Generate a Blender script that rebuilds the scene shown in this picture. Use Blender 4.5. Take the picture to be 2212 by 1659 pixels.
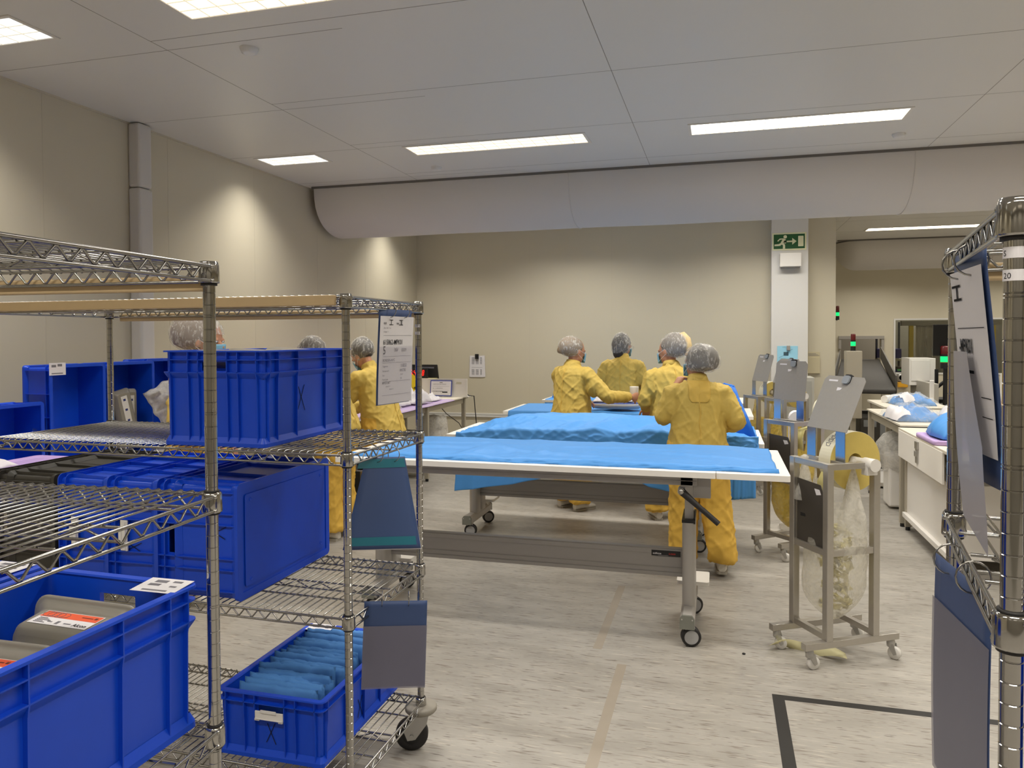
import bpy, bmesh, math, random
from mathutils import Vector, Matrix, Euler, noise
C = bpy.context; COL = C.scene.collection
for o in list(bpy.data.objects): bpy.data.objects.remove(o)
R = math.radians; PI = math.pi
rnd = random.Random(7)

# ---------------------------------------------------------------- camera
EYE = Vector((0, 0, 1.58))
F_PX, PITCH, YAW, ROLL, CYP = 1620.0, R(-1.2987), R(15.4926), R(-0.2428), 766.67
def cam_axes():
    cy, sy, cp, sp = math.cos(YAW), math.sin(YAW), math.cos(PITCH), math.sin(PITCH)
    f = Vector((-sy*cp, cy*cp, sp)); r = Vector((cy, sy, 0)); u = r.cross(f)
    c, s = math.cos(ROLL), math.sin(ROLL)
    return c*r + s*u, -s*r + c*u, f
_r, _u, _f = cam_axes()
cd = bpy.data.cameras.new('camera'); cam = bpy.data.objects.new('camera', cd); COL.objects.link(cam)
cd.sensor_width = 36; cd.lens = F_PX/2212*36; cd.shift_y = (CYP-829.5)/2212
cd.clip_start = 0.02; cd.clip_end = 100
cam.matrix_world = Matrix(((_r.x, _u.x, -_f.x, EYE.x), (_r.y, _u.y, -_f.y, EYE.y), (_r.z, _u.z, -_f.z, EYE.z), (0, 0, 0, 1)))
C.scene.camera = cam

# ---------------------------------------------------------------- world and exposure
w = bpy.data.worlds.new('world'); C.scene.world = w; w.use_nodes = True
w.node_tree.nodes['Background'].inputs[0].default_value = (1, 0.93, 0.82, 1)
w.node_tree.nodes['Background'].inputs[1].default_value = 0.05
vs = C.scene.view_settings
vs.view_transform = 'Standard'; vs.look = 'None'; vs.gamma = 1; vs.use_curve_mapping = False
vs.exposure = 0.36
LAMP_W = 21.0           # watts of one long ceiling light
WARM = (1.0, 0.87, 0.68); NEUTRAL = (1.0, 0.955, 0.87)

# ---------------------------------------------------------------- room frame (metres; X along the back wall, Y into the room)
ZC = 3.18; XL = -4.21; YB = 10.07; XR = 7.5; YFAR = 16.4; YN = -3.4; XCOR = 1.386
# ---------------------------------------------------------------- helpers
def srgb(h):
    h = h.lstrip('#'); v = [int(h[i:i+2], 16)/255 for i in (0, 2, 4)]
    return tuple((c/12.92 if c <= .04045 else ((c+.055)/1.055)**2.4) for c in v)
MATS = {}
def mat(name, col='#888888', rough=.5, metal=0., spec=.5, noise_amt=0., noise_scale=30., bump=0., bump_scale=40., trans=0., alpha=1., emit=None, emit_s=0., coat=0., aniso=None, sss=0.):
    if name in MATS: return MATS[name]
    m = bpy.data.materials.new(name); m.use_nodes = True; nt = m.node_tree; N, L = nt.nodes, nt.links
    b = N['Principled BSDF']; c = srgb(col) if isinstance(col, str) else col
    b.inputs['Base Color'].default_value = (*c, 1); b.inputs['Roughness'].default_value = rough
    b.inputs['Metallic'].default_value = metal; b.inputs['Specular IOR Level'].default_value = spec
    b.inputs['Coat Weight'].default_value = coat
    if trans: b.inputs['Transmission Weight'].default_value = trans
    if alpha < 1: b.inputs['Alpha'].default_value = alpha
    if sss: b.inputs['Subsurface Weight'].default_value = sss; b.inputs['Subsurface Radius'].default_value = (.02, .01, .005)
    if emit: b.inputs['Emission Color'].default_value = (*srgb(emit), 1); b.inputs['Emission Strength'].default_value = emit_s
    if noise_amt or bump:
        tc = N.new('ShaderNodeTexCoord')
    if noise_amt:
        n = N.new('ShaderNodeTexNoise'); n.inputs['Scale'].default_value = noise_scale; n.inputs['Detail'].default_value = 4
        L.new(tc.outputs['Object'], n.inputs['Vector'])
        mx = N.new('ShaderNodeMix'); mx.data_type = 'RGBA'
        mx.inputs[6].default_value = (*[min(1, x*(1-noise_amt)) for x in c], 1); mx.inputs[7].default_value = (*[min(1, x*(1+noise_amt)) for x in c], 1)
        L.new(n.outputs['Fac'], mx.inputs[0]); L.new(mx.outputs[2], b.inputs['Base Color'])
    if bump:
        n2 = N.new('ShaderNodeTexNoise'); n2.inputs['Scale'].default_value = bump_scale; n2.inputs['Detail'].default_value = 5
        if aniso:
            mp = N.new('ShaderNodeMapping'); mp.inputs['Scale'].default_value = aniso
            L.new(tc.outputs['Object'], mp.inputs['Vector']); L.new(mp.outputs[0], n2.inputs['Vector'])
        else: L.new(tc.outputs['Object'], n2.inputs['Vector'])
        bp = N.new('ShaderNodeBump'); bp.inputs['Strength'].default_value = bump; bp.inputs['Distance'].default_value = .01
        L.new(n2.outputs['Fac'], bp.inputs['Height']); L.new(bp.outputs[0], b.inputs['Normal'])
    MATS[name] = m; return m

class MB:
    """collects shapes; build() links them as ONE mesh object"""
    def __init__(s): s.v = []; s.f = []; s.m = []; s.s = []; s.T = Matrix()
    def add(s, vs, fs, mi=0, sm=False):
        o = len(s.v); s.v += [tuple(s.T @ Vector(p)) for p in vs]
        flip = s.T.to_3x3().determinant() < 0
        for f in fs:
            g = [o+i for i in f]; s.f.append(g[::-1] if flip else g); s.m.append(mi); s.s.append(sm)
        return s
    def box(s, x0, y0, z0, x1, y1, z1, mi=0):
        if x0 > x1: x0, x1 = x1, x0
        if y0 > y1: y0, y1 = y1, y0
        if z0 > z1: z0, z1 = z1, z0
        return s.add([(x0,y0,z0),(x1,y0,z0),(x1,y1,z0),(x0,y1,z0),(x0,y0,z1),(x1,y0,z1),(x1,y1,z1),(x0,y1,z1)],
                     [(0,3,2,1),(4,5,6,7),(0,1,5,4),(1,2,6,5),(2,3,7,6),(3,0,4,7)], mi)
    def bar(s, p0, p1, w, h, mi=0, up=(0,0,1)):
        p0, p1 = Vector(p0), Vector(p1); d = (p1-p0).normalized(); u = Vector(up)
        x = d.cross(u)
        if x.length < 1e-4: x = d.cross(Vector((0,1,0)))
        x.normalize(); y = x.cross(d)
        vs = [p+x*a*w/2+y*b*h/2 for p in (p0, p1) for a, b in ((-1,-1),(1,-1),(1,1),(-1,1))]
        return s.add(vs, [(0,1,2,3),(7,6,5,4),(0,4,5,1),(1,5,6,2),(2,6,7,3),(3,7,4,0)], mi)
    def loft(s, rings, mi=0, sm=True, cap=True, closed=True):
        n = len(rings[0]); vs = [p for r in rings for p in r]; fs = []
        for k in range(len(rings)-1):
            for i in range(n if closed else n-1):
                j = (i+1) % n; fs.append((k*n+i, k*n+j, (k+1)*n+j, (k+1)*n+i))
        s.add(vs, fs, mi, sm)
        if cap:
            s.add(rings[0], [tuple(range(n))[::-1]], mi); s.add(rings[-1], [tuple(range(n))], mi)
        return s
    def tube(s, pts, r, n=8, mi=0, cap=True, closed=False, sm=True):
        pts = [Vector(p) for p in pts]; rs = r if isinstance(r, (list, tuple)) else [r]*len(pts)
        K = len(pts); rings = []; prev = None
        for k, p in enumerate(pts):
            if closed: d = pts[(k+1) % K]-pts[k-1]
            else: d = pts[min(k+1, K-1)]-pts[max(k-1, 0)]
            d.normalize()
            if prev is None:
                a = Vector((0,0,1)) if abs(d.z) < .9 else Vector((1,0,0)); x = d.cross(a).normalized()
            else:
                x = prev-d*prev.dot(d)
                if x.length < 1e-5: x = d.cross(Vector((0.3,.5,1)))
                x.normalize()
            prev = x; y = d.cross(x)
            rings.append([p+(x*math.cos(t)+y*math.sin(t))*rs[k] for t in (2*PI*i/n for i in range(n))])
        if closed: rings.append(rings[0]); cap = False
        return s.loft(rings, mi, sm, cap)
    def cyl(s, p0, p1, r, r2=None, n=16, mi=0, cap=True, sm=True): return s.tube([p0, p1], [r, r if r2 is None else r2], n, mi, cap, sm=sm)
    def lathe(s, prof, n=24, mi=0, c=(0,0,0), sm=True, cap=True, axis='z'):
        rings = []
        for r, z in prof:
            ring = []
            for i in range(n):
                t = 2*PI*i/n; a, b = r*math.cos(t), r*math.sin(t)
                p = (a, b, z) if axis == 'z' else ((a, -z, b) if axis == 'y' else (z, a, b))
                ring.append((p[0]+c[0], p[1]+c[1], p[2]+c[2]))
            rings.append(ring)
        return s.loft(rings, mi, sm, cap)
    def grid(s, P, mi=0, sm=True):
        n = len(P[0]); vs = [p for r in P for p in r]
        return s.add(vs, [(k*n+i, k*n+i+1, (k+1)*n+i+1, (k+1)*n+i) for k in range(len(P)-1) for i in range(n-1)], mi, sm)
    def prism(s, poly, h0, h1, plane='xy', mi=0, sm=False):
        def P(a, b, h): return (a, b, h) if plane == 'xy' else ((a, h, b) if plane == 'xz' else (h, a, b))
        ar = sum(poly[i-1][0]*poly[i][1]-poly[i][0]*poly[i-1][1] for i in range(len(poly)))
        if ar < 0: poly = poly[::-1]
        if plane == 'xz': h0, h1 = max(h0, h1), min(h0, h1)
        else: h0, h1 = min(h0, h1), max(h0, h1)
        n = len(poly); A = [P(a, b, h0) for a, b in poly]; B = [P(a, b, h1) for a, b in poly]
        s.add(A+B, [(i, (i+1) % n, n+(i+1) % n, n+i) for i in range(n)], mi, sm)
        s.add(A, [tuple(range(n))[::-1]], mi); return s.add(B, [tuple(range(n))], mi)
    def ell(s, c, r, n=16, k=10, mi=0, M=None):
        rings = []; c = Vector(c)
        for a in range(1, k):
            ph = PI*a/k; ring = []
            for i in range(n):
                t = 2*PI*i/n; q = Vector((r[0]*math.sin(ph)*math.cos(t), r[1]*math.sin(ph)*math.sin(t), -r[2]*math.cos(ph)))
                ring.append(c+(M @ q if M else q))
            rings.append(ring)
        return s.loft(rings, mi, True, True)
    def text(s, body, size, M, mi=0, align='LEFT', bold=0., sx=1., mono=False):
        cu = bpy.data.curves.new('t', 'FONT'); cu.body = body; cu.size = size; cu.align_x = align; cu.offset = bold; cu.resolution_u = 2
        o = bpy.data.objects.new('t', cu); COL.objects.link(o); C.view_layer.update()
        me = bpy.data.meshes.new_from_object(o.evaluated_get(C.evaluated_depsgraph_get()))
        vs = [M @ Vector((v.co.x*sx, v.co.y, v.co.z)) for v in me.vertices]; fs = [tuple(p.vertices) for p in me.polygons]
        bpy.data.objects.remove(o); bpy.data.curves.remove(cu); bpy.data.meshes.remove(me)
        return s.add(vs, fs, mi)
    def build(s, name, mats, parent=None, bevel=0., seg=2, solid=0., sub=0, loc=None, weld=False, **props):
        me = bpy.data.meshes.new(name); me.from_pydata(s.v, [], s.f); me.update()
        if not isinstance(mats, (list, tuple)): mats = [mats]
        for m in mats: me.materials.append(m)
        me.polygons.foreach_set('material_index', s.m); me.polygons.foreach_set('use_smooth', s.s)
        if weld:
            bm = bmesh.new(); bm.from_mesh(me); bmesh.ops.remove_doubles(bm, verts=bm.verts, dist=1e-5); bm.to_mesh(me); bm.free()
        o = bpy.data.objects.new(name, me); COL.objects.link(o)
        if parent: o.parent = parent
        if loc: o.location = loc
        if solid: d = o.modifiers.new('solid', 'SOLIDIFY'); d.thickness = solid; d.offset = 0
        if sub: d = o.modifiers.new('sub', 'SUBSURF'); d.levels = sub; d.render_levels = sub
        if bevel: d = o.modifiers.new('bevel', 'BEVEL'); d.width = bevel; d.segments = seg; d.limit_method = 'ANGLE'; d.angle_limit = R(40); d.harden_normals = False
        for k, v in props.items(): o[k] = v
        return o
def tag(o, label, cat, group=None):
    o['label'] = label; o['category'] = cat
    if group: o['group'] = group
    return o
def thing(name, label, cat, loc=(0,0,0), rot=0., group=None):
    o = bpy.data.objects.new(name, None); COL.objects.link(o); o.empty_display_size = .1
    o.location = loc; o.rotation_euler = rot if isinstance(rot, tuple) else (0, 0, rot)
    return tag(o, label, cat, group)
def dup(root, loc, rot, label, group=None):
    def cp(o, par):
        c = o.copy(); COL.objects.link(c)
        if par: c.parent = par
        for k in list(o.children): cp(k, c)
        return c
    r = cp(root, None); r.location = loc; r.rotation_euler = rot if isinstance(rot, tuple) else (0, 0, rot)
    r['label'] = label
    if group: r['group'] = group
    elif 'group' in r: del r['group']
    return r
def struct(o): o['kind'] = 'structure'; return o
def fr(o, x, y, z): # 4x4 from origin and axes
    x, y, z = Vector(x).normalized(), Vector(y).normalized(), Vector(z).normalized()
    return Matrix(((x.x,y.x,z.x,o[0]),(x.y,y.y,z.y,o[1]),(x.z,y.z,z.z,o[2]),(0,0,0,1)))
def nz(x, y, z=0.): return noise.noise(Vector((x, y, z)))
def rrect(w, h, r, n=4, cx=0, cy=0):
    P = []
    for sx, sy, a in ((1,-1,-90),(1,1,0),(-1,1,90),(-1,-1,180)):
        for i in range(n+1):
            t = R(a+90*i/n); P.append((cx+sx*(w/2-r)+r*math.cos(t), cy+sy*(h/2-r)+r*math.sin(t)))
    return P
def remesh(mb, name, mats, voxel, smooth=4, parent=None, disp=None):
    o = mb.build('tmp', mats); d = o.modifiers.new('r', 'REMESH'); d.mode = 'VOXEL'; d.voxel_size = voxel
    if smooth: q = o.modifiers.new('s', 'SMOOTH'); q.iterations = smooth; q.factor = .5
    C.view_layer.update()
    me = bpy.data.meshes.new_from_object(o.evaluated_get(C.evaluated_depsgraph_get())); old = o.data
    bpy.data.objects.remove(o); bpy.data.meshes.remove(old)
    me.name = name
    if disp:
        ns = [v.normal.copy() for v in me.vertices]
        for v, q in zip(me.vertices, ns): v.co += q*disp(v.co, q)
    for p in me.polygons: p.use_smooth = True
    me.materials.clear()
    for m in (mats if isinstance(mats, (list, tuple)) else [mats]): me.materials.append(m)
    o = bpy.data.objects.new(name, me); COL.objects.link(o)
    if parent: o.parent = parent
    return o
# ---------------------------------------------------------------- materials
M_wall = mat('wall_panel_cream', '#CDC5B0', .42, spec=.35, noise_amt=.015, noise_scale=3, bump=.03, bump_scale=6)
M_seam = mat('panel_joint', '#C8C0AB', .5)
M_seamd = mat('ceiling_joint', '#8F887C', .6)
M_ceil = mat('ceiling_panel', '#D8D5CE', .38, spec=.4, noise_amt=.01, noise_scale=2)
M_white = mat('white_paint', '#DAD8D4', .45, noise_amt=.01)
M_wplas = mat('white_plastic', '#E6E2DC', .35, noise_amt=.01)
M_hdpe = mat('white_table_board', '#EFEBE4', .4, noise_amt=.012, noise_scale=8)
M_fabric = mat('duct_fabric', '#CFCAC4', .85, spec=.1, noise_amt=.015, noise_scale=1.2, bump=.08, bump_scale=2.5)
M_dark = mat('dark_plastic', '#17171A', .45, noise_amt=.1)
M_rub = mat('black_rubber', '#222020', .6, noise_amt=.1)
M_grey = mat('grey_powder_metal', '#A09C98', .45, metal=.1, noise_amt=.02)
M_grey2 = mat('grey_silver_metal', '#B5B1AC', .4, metal=.15, noise_amt=.02)
M_chrome = mat('bright_chrome', '#B0AEAA', .11, metal=1., noise_amt=.05, noise_scale=60)
M_chromew = mat('chrome_wire', '#A3A19D', .2, metal=1., noise_amt=.06, noise_scale=80)
M_steel = mat('brushed_steel', '#B9B4AC', .34, metal=.8, noise_amt=.05, noise_scale=50, bump=.02, bump_scale=200)
M_steeld = mat('matt_steel_plate', '#A09C96', .55, metal=.25, noise_amt=.04, noise_scale=60)
M_zinc = mat('zinc_plate', '#B4B2AE', .35, metal=.9, noise_amt=.05)
M_paper = mat('paper_white', '#E2DFE2', .7, spec=.2, noise_amt=.01)
M_ink = mat('printed_ink', '#26262A', .8, spec=.1)
M_inkg = mat('printed_ink_grey', '#7C7A80', .8, spec=.1)
M_blue = mat('crate_blue_plastic', '#0A47CC', .37, spec=.5, noise_amt=.06, noise_scale=14, bump=.015, bump_scale=60)
M_wood = mat('pale_wood', '#C8AE84', .6, noise_amt=.07, noise_scale=18)
M_drape = mat('blue_drape_paper', '#5096DE', .5, spec=.3, noise_amt=.03, noise_scale=9, bump=.12, bump_scale=14)
M_drape2 = mat('blue_wrap_sheet', '#4F84C2', .65, spec=.2, noise_amt=.05, noise_scale=14, bump=.2, bump_scale=22)
M_lilac = mat('lilac_plastic', '#C4A8DA', .4, noise_amt=.02)
M_yel = mat('yellow_label_backing', '#DCC876', .5, noise_amt=.03, noise_scale=6)
M_bin = mat('yellow_bin_plastic', '#F2D414', .4)
def floor_mat():
    m = bpy.data.materials.new('vinyl_floor'); m.use_nodes = True; nt = m.node_tree; N, L = nt.nodes, nt.links
    b = N['Principled BSDF']; b.inputs['Roughness'].default_value = .4; b.inputs['Specular IOR Level'].default_value = .35
    tc = N.new('ShaderNodeTexCoord')
    def tex(sx, sy, sc, det, lo, hi):
        mp = N.new('ShaderNodeMapping'); mp.inputs['Scale'].default_value = (sx, sy, 1); L.new(tc.outputs['Object'], mp.inputs['Vector'])
        n = N.new('ShaderNodeTexNoise'); n.inputs['Scale'].default_value = sc; n.inputs['Detail'].default_value = det; L.new(mp.outputs[0], n.inputs['Vector'])
        r = N.new('ShaderNodeMapRange'); r.inputs['From Min'].default_value = lo; r.inputs['From Max'].default_value = hi; L.new(n.outputs['Fac'], r.inputs['Value'])
        return r.outputs[0]
    def mix(a, bcol, fac):
        x = N.new('ShaderNodeMix'); x.data_type = 'RGBA'; L.new(fac, x.inputs[0])
        if isinstance(a, tuple): x.inputs[6].default_value = (*a, 1)
        else: L.new(a, x.inputs[6])
        x.inputs[7].default_value = (*bcol, 1); return x.outputs[2]
    c = mix(srgb('#9B968E'), srgb('#AAA59D'), tex(1.2, 4, 2.2, 4, .35, .65))
    c = mix(c, srgb('#7B7268'), tex(9, 80, 1, 3, .58, .70))
    c = mix(c, srgb('#BBB4A8'), tex(7, 70, 1.3, 3, .58, .72))
    c = mix(c, srgb('#564D44'), tex(12, 120, 1.1, 2, .64, .72))
    L.new(c, b.inputs['Base Color'])
    return m
M_floor = floor_mat()

# ---------------------------------------------------------------- room shell
struct(MB().box(XL-.1, YN-.1, -.1, XR+.1, 19.6, 0).build('floor', M_floor))
mb = MB().box(XL-.1, YN-.1, ZC, XR+.1, 19.6, ZC+.1)
for x in (-2.95, -.63, 1.69, 4.01, 6.33): mb.box(x-.002, YN, ZC-.0006, x+.002, YFAR, ZC, 1)
for k, x0 in enumerate((-4.2, -2.95, -.63, 1.69, 4.01)):
    for j in range(-6, 11):
        y = 4.53+1.13*j+(.13 if k == 0 else 0); mb.box(x0, y-.002, ZC-.0006, min(x0+2.32, XR), y+.002, ZC, 1)
struct(mb.build('ceiling', [M_ceil, M_seamd]))
mb = MB().box(XL-.1, YN, 0, XL, YB+.2, ZC)
for k in range(-6, 6):
    y = 3.88+1.14*k; mb.box(XL, y-.003, 0, XL+.0008, y+.003, ZC, 1)
mb.box(XL, YN, ZC-.012, XL+.012, YB, ZC, 1)
struct(mb.build('wall_left', [M_wall, M_seam]))
mb = MB().box(XL, YB, 0, XCOR, YB+.2, ZC)
for x in (-3.68, -2.54, -1.4, -.26): mb.box(x-.002, YB-.0008, .52, x+.002, YB, ZC, 1)
struct(mb.build('wall_back', [M_wall, M_seam]))
struct(MB().box(XCOR-.2, YB+.2, 0, XCOR, YFAR, ZC).build('wall_partition', M_wall))
struct(MB().box(XR, YN, 0, XR+.1, YFAR, ZC).build('wall_right', M_wall))
struct(MB().box(XL, YN-.1, 0, XR, YN, ZC).build('wall_near', mat('wall_near_grey', '#8F8A80', .5)))  # unseen wall, its grey chosen to darken the reflections in the chrome
W0, W1, WZ0, WZ1 = 3.36, 5.30, .86, 1.90            # window in the far wall
O0, O1, OZ0, OZ1 = 2.36, 3.10, .60, 1.53            # conveyor opening
mb = MB()
for a in ((XCOR, 0, O0, ZC), (O0, OZ1, O1, ZC), (O0, 0, O1, OZ0), (O1, 0, W0, ZC), (W0, WZ1, W1, ZC), (W0, 0, W1, WZ0), (W1, 0, XR, ZC)):
    mb.box(a[0], YFAR, a[1], a[2], YFAR+.12, a[3])
struct(mb.build('wall_far', M_wall))
struct(MB().box(.62, YB-.17, 0, 1.047, YB, ZC).build('trim_1', M_white))                 # square white pillar casing
struct(MB().box(XL, YB-.02, .465, .62, YB, .492).box(XL, YB-.014, .497, .62, YB, .52).build('trim_2', M_white, bevel=.003))
struct(MB().box(XL, 4.60, 0, XL+.105, 4.74, 2.70).box(XL, 4.603, 2.703, XL+.102, 4.737, ZC-.004).build('trim_3', mat('pipe_cover_white', '#CFCBC6', .4), bevel=.02, seg=3))
struct(MB().box(XL, YN, 0, XL+.012, YB, .1).build('baseboard_left', M_white))
struct(MB().box(XL+.012, YB-.012, 0, .62, YB, .1).build('baseboard_back', M_white))
struct(MB().box(XCOR, YFAR-.012, 0, XR, YFAR, .1).build('baseboard_far', M_white))
# machine room behind the far wall
mb = MB().box(XCOR, 19.5, 0, XR, 19.6, ZC).box(XCOR-.1, YFAR+.12, 0, XCOR, 19.6, ZC).box(XR, YFAR+.12, 0, XR+.1, 19.6, ZC)
struct(mb.build('wall_machine_room', mat('machine_room_wall', '#6E675A', .6)))
M_glass = mat('window_glass', '#C8CCC6', .04, trans=1., spec=.5)
wf = struct(MB().box(W0-.03, YFAR-.012, WZ0-.03, W1+.03, YFAR, WZ0).box(W0-.03, YFAR-.012, WZ1, W1+.03, YFAR, WZ1+.03).box(W0-.03, YFAR-.012, WZ0, W0, YFAR, WZ1).box(W1, YFAR-.012, WZ0, W1+.03, YFAR, WZ1).build('window_1', M_white))
MB().box(W0, YFAR+.03, WZ0, W1, YFAR+.036, WZ1).build('window_glass', M_glass, parent=wf)
d1 = struct(MB().box(O0-.05, YFAR-.06, OZ1, O1+.05, YFAR, OZ1+.06).box(O0-.05, YFAR-.05, OZ1-.2, O0, YFAR, OZ1).box(O1, YFAR-.05, OZ1-.2, O1+.05, YFAR, OZ1).build('trim_4', mat('hatch_frame', '#9C978F', .5)))

# ---------------------------------------------------------------- floor tape
tp = tag(MB().box(.225, 3.425, 0, 2.2, 3.47, .0006).box(.225, 1.2, 0, .275, 3.425, .0006).build('floor_tape', mat('black_tape', '#2A2826', .6, noise_amt=.1)), 'black tape corner marking stuck on the floor', 'floor tape')
tag(MB().box(-.475, 1.2, 0, -.43, 3.6, .0004).box(-.62, 3.75, 0, -.575, 4.75, .0004).build('floor_tape', mat('worn_tape', '#9C9284', .5, noise_amt=.06, noise_scale=12)), 'faint worn beige tape strip running across the floor under the nearest table', 'floor tape')
tag(MB().box(-.62, 5.05, 0, -.55, 5.09, .0006).build('floor_tape', mat('yellow_tape', '#B79A2C', .6)), 'small yellow tape mark on the shaded floor under the nearest table', 'floor tape')

# ---------------------------------------------------------------- ceiling lights
M_lens = mat('lamp_reflector', '#FFFFFF', .4, emit='#FFEFD4', emit_s=.95)
M_lensc = mat('lamp_reflector_cool', '#FFFFFF', .4, emit='#F1F4F4', emit_s=.85)
M_lensh = mat('lamp_reflector_hot', '#FFFFFF', .4, emit='#FFF3DC', emit_s=4.)
M_lampf = mat('lamp_frame_white', '#DDD8CE', .4)
M_louv = mat('lamp_louvre', '#E8E4DA', .3, metal=.3, emit='#FFF0D2', emit_s=.25)
def ceiling_light(x, y, w, d, cells, power, lens, label, color=NEUTRAL, group=None):
    t = thing('ceiling_light', label, 'ceiling light', (x, y, ZC), 0, group)
    mb = MB(); f = .022
    for a in ((-w/2-f, -d/2-f, w/2+f, -d/2), (-w/2-f, d/2, w/2+f, d/2+f), (-w/2-f, -d/2, -w/2, d/2), (w/2, -d/2, w/2+f, d/2)): mb.box(a[0], a[1], -.006, a[2], a[3], 0)
    mb.build('frame', M_lampf, t)
    MB().add([(-w/2, -d/2, -.0008), (-w/2, d/2, -.0008), (w/2, d/2, -.0008), (w/2, -d/2, -.0008)], [(0, 1, 2, 3)]).build('reflector', lens, t)
    mb = MB()
    for i in range(1, cells): u = -w/2+w*i/cells; mb.box(u-.002, -d/2, -.006, u+.002, d/2, -.001)
    for i in (1, 2): v = -d/2+d*i/3; mb.box(-w/2, v-.002, -.006, w/2, v+.002, -.001)
    mb.build('louvre', M_louv, t)
    ld = bpy.data.lights.new('tube_light', 'AREA'); ld.shape = 'RECTANGLE'; ld.size = w*.97; ld.size_y = d*.9; ld.energy = power; ld.color = color; ld.spread = R(118) if short else R(134)
    lo = bpy.data.objects.new('tube_light', ld); COL.objects.link(lo); lo.parent = t; lo.location = (0, 0, -.009)
for j, y in enumerate((-2.75, .15, 3.08, 5.98, 8.9, 12.29, 15.1)):
    for i, x in enumerate((-3.68, -1.79, .535, 2.87, 5.2)):
        if y > 10 and x < 2: continue
        short = i == 0; key = (i, j)
        names = {(0, 2): 'short white louvred ceiling light at the upper left corner above the chrome rack', (1, 2): 'long louvred ceiling light cut off by the top edge of the photo',
                 (0, 3): 'short louvred ceiling light beside the left wall near the fabric duct', (1, 3): 'long louvred ceiling light with visible grid in the middle of the ceiling',
                 (2, 3): 'brightest long ceiling light glowing plain white on the right', (3, 5): 'distant strip ceiling light above the far machine area'}
        lab = names.get(key, 'recessed louvred ceiling light elsewhere in the hall outside the view')
        ceiling_light(x, y, .57 if short else 1.5, .275 if not short else .26, 5 if short else 14, LAMP_W*(.42 if short else 1.)*(1.25 if key == (2, 3) else 1),
                      M_lensc if short else (M_lensh if key in ((2, 3), (3, 5)) else M_lens), lab, NEUTRAL if not short else (1, .95, .86), None if key in names else 'ceiling lights outside the view')
for x, y, lab in ((-2.5, 3.63, 'flat round ceiling detector under the upper left ceiling panel'), (-2.557, 6.61, 'flat round ceiling detector in front of the long fabric duct on the left'), (1.361, 6.57, 'flat round ceiling detector beside the brightest ceiling light'), (3.75, 12.9, 'flat round ceiling detector near the distant strip light')):
    t = thing('smoke_detector', lab, 'smoke detector', (x, y, ZC))
    MB().lathe([(.05, 0), (.05, -.008), (.046, -.014)], 24).build('base', M_white, t)
    MB().lathe([(.046, -.014), (.042, -.026), (.03, -.03)], 24).build('cover', M_white, t)

# ---------------------------------------------------------------- fabric air ducts (half round, hung from the ceiling)
def duct(x0, x1, y0, wid, drop, label, roundend=0.):
    t = thing('air_duct', label, 'air duct', ((x0+x1)/2, y0+wid/2, ZC)); L = x1-x0; rings = []
    K = 60; n = 18
    for k in range(K+1):
        u = k/K if not roundend else (k/K)**1.6
        x = -L/2+L*u; s = 1.
        if roundend and L*u < roundend: q = 1-L*u/roundend; s = math.sqrt(max(.02, 1-q*q))
        ring = []
        for i in range(n+1):
            a = PI*i/n; wob = 1+.012*nz(x*1.3, a*1.5, 3)
            ring.append((x, -math.cos(a)*wid/2*(s if roundend else 1), -.018-math.sin(a)**.8*drop*s*wob))
        rings.append(ring)
    mb = MB(); mb.grid(rings); 
    for r in ((rings[0], 1), (rings[-1], 0)): mb.add(r[0], [tuple(range(n+1)) if r[1] else tuple(range(n, -1, -1))], 0)
    mb.build('fabric_sleeve', M_fabric, t)
    MB().box(-L/2-.02, -wid/2-.012, -.022, L/2, -wid/2+.012, 0).box(-L/2-.02, wid/2-.012, -.022, L/2, wid/2+.012, 0).build('ceiling_track', mat('track_grey', '#6D6862', .5), t)
    mb = MB()
    for x in (1.6-(x0+x1)/2, 4.2-(x0+x1)/2, -1.4-(x0+x1)/2):
        if -L/2 < x < L/2: mb.tube([(x, -math.cos(PI*i/n)*wid/2*1.003, -.018-math.sin(PI*i/n)**.8*drop*1.005) for i in range(n+1)], .004, 5)
    mb.build('seam', M_fabric, t)
duct(-4.13, 7.4, 7.10, 1.04, .455, 'long white half-round fabric air duct across the ceiling above the tables')
duct(1.9, 7.4, 13.5, 1.0, .45, 'distant white fabric air duct with rounded end above the machine area', .35)

# ---------------------------------------------------------------- things on the pillar and the back wall
YP = YB-.17
t = thing('exit_sign', 'green emergency exit sign with running figure and arrow on the white pillar', 'exit sign', (.825, YP, 2.76))
MB().box(-.2, -.006, -.108, .2, 0, .108).build('panel', mat('sign_glow_white', '#EDEDC8', .5), t, bevel=.002)
mb = MB().box(-.182, -.0068, -.09, .182, -.0062, .09); mb.build('green_field', mat('sign_green', '#1B5A2C', .5), t)
mb = MB(); Y0, Y1 = -.0082, -.007
mb.prism(rrect(.062, .128, .006, 3, .135, 0), Y0, Y1, 'xz')
mb.prism([(-.028, -.009), (.035, -.009), (.035, -.042), (.085, 0), (.035, .042), (.035, .009), (-.028, .009)], Y0, Y1, 'xz')
mb.prism([(-.047+.021*math.cos(a*PI/9), .058+.021*math.sin(a*PI/9)) for a in range(18)], Y0, Y1, 'xz')
mb.prism([(-.062, .038), (-.038, .022), (-.052, -.004), (-.085, -.03), (-.103, -.02), (-.09, .005), (-.075, .03)], Y0, Y1, 'xz')                 # torso
mb.prism([(-.066, .04), (-.112, .038), (-.14, .01), (-.13, .002), (-.108, .024), (-.072, .026)], Y0, Y1, 'xz')                                   # rear arm
mb.prism([(-.05, .012), (-.042, .02), (-.06, .005), (-.034, -.018), (-.048, -.028), (-.07, -.008)], Y0, Y1, 'xz')
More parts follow.
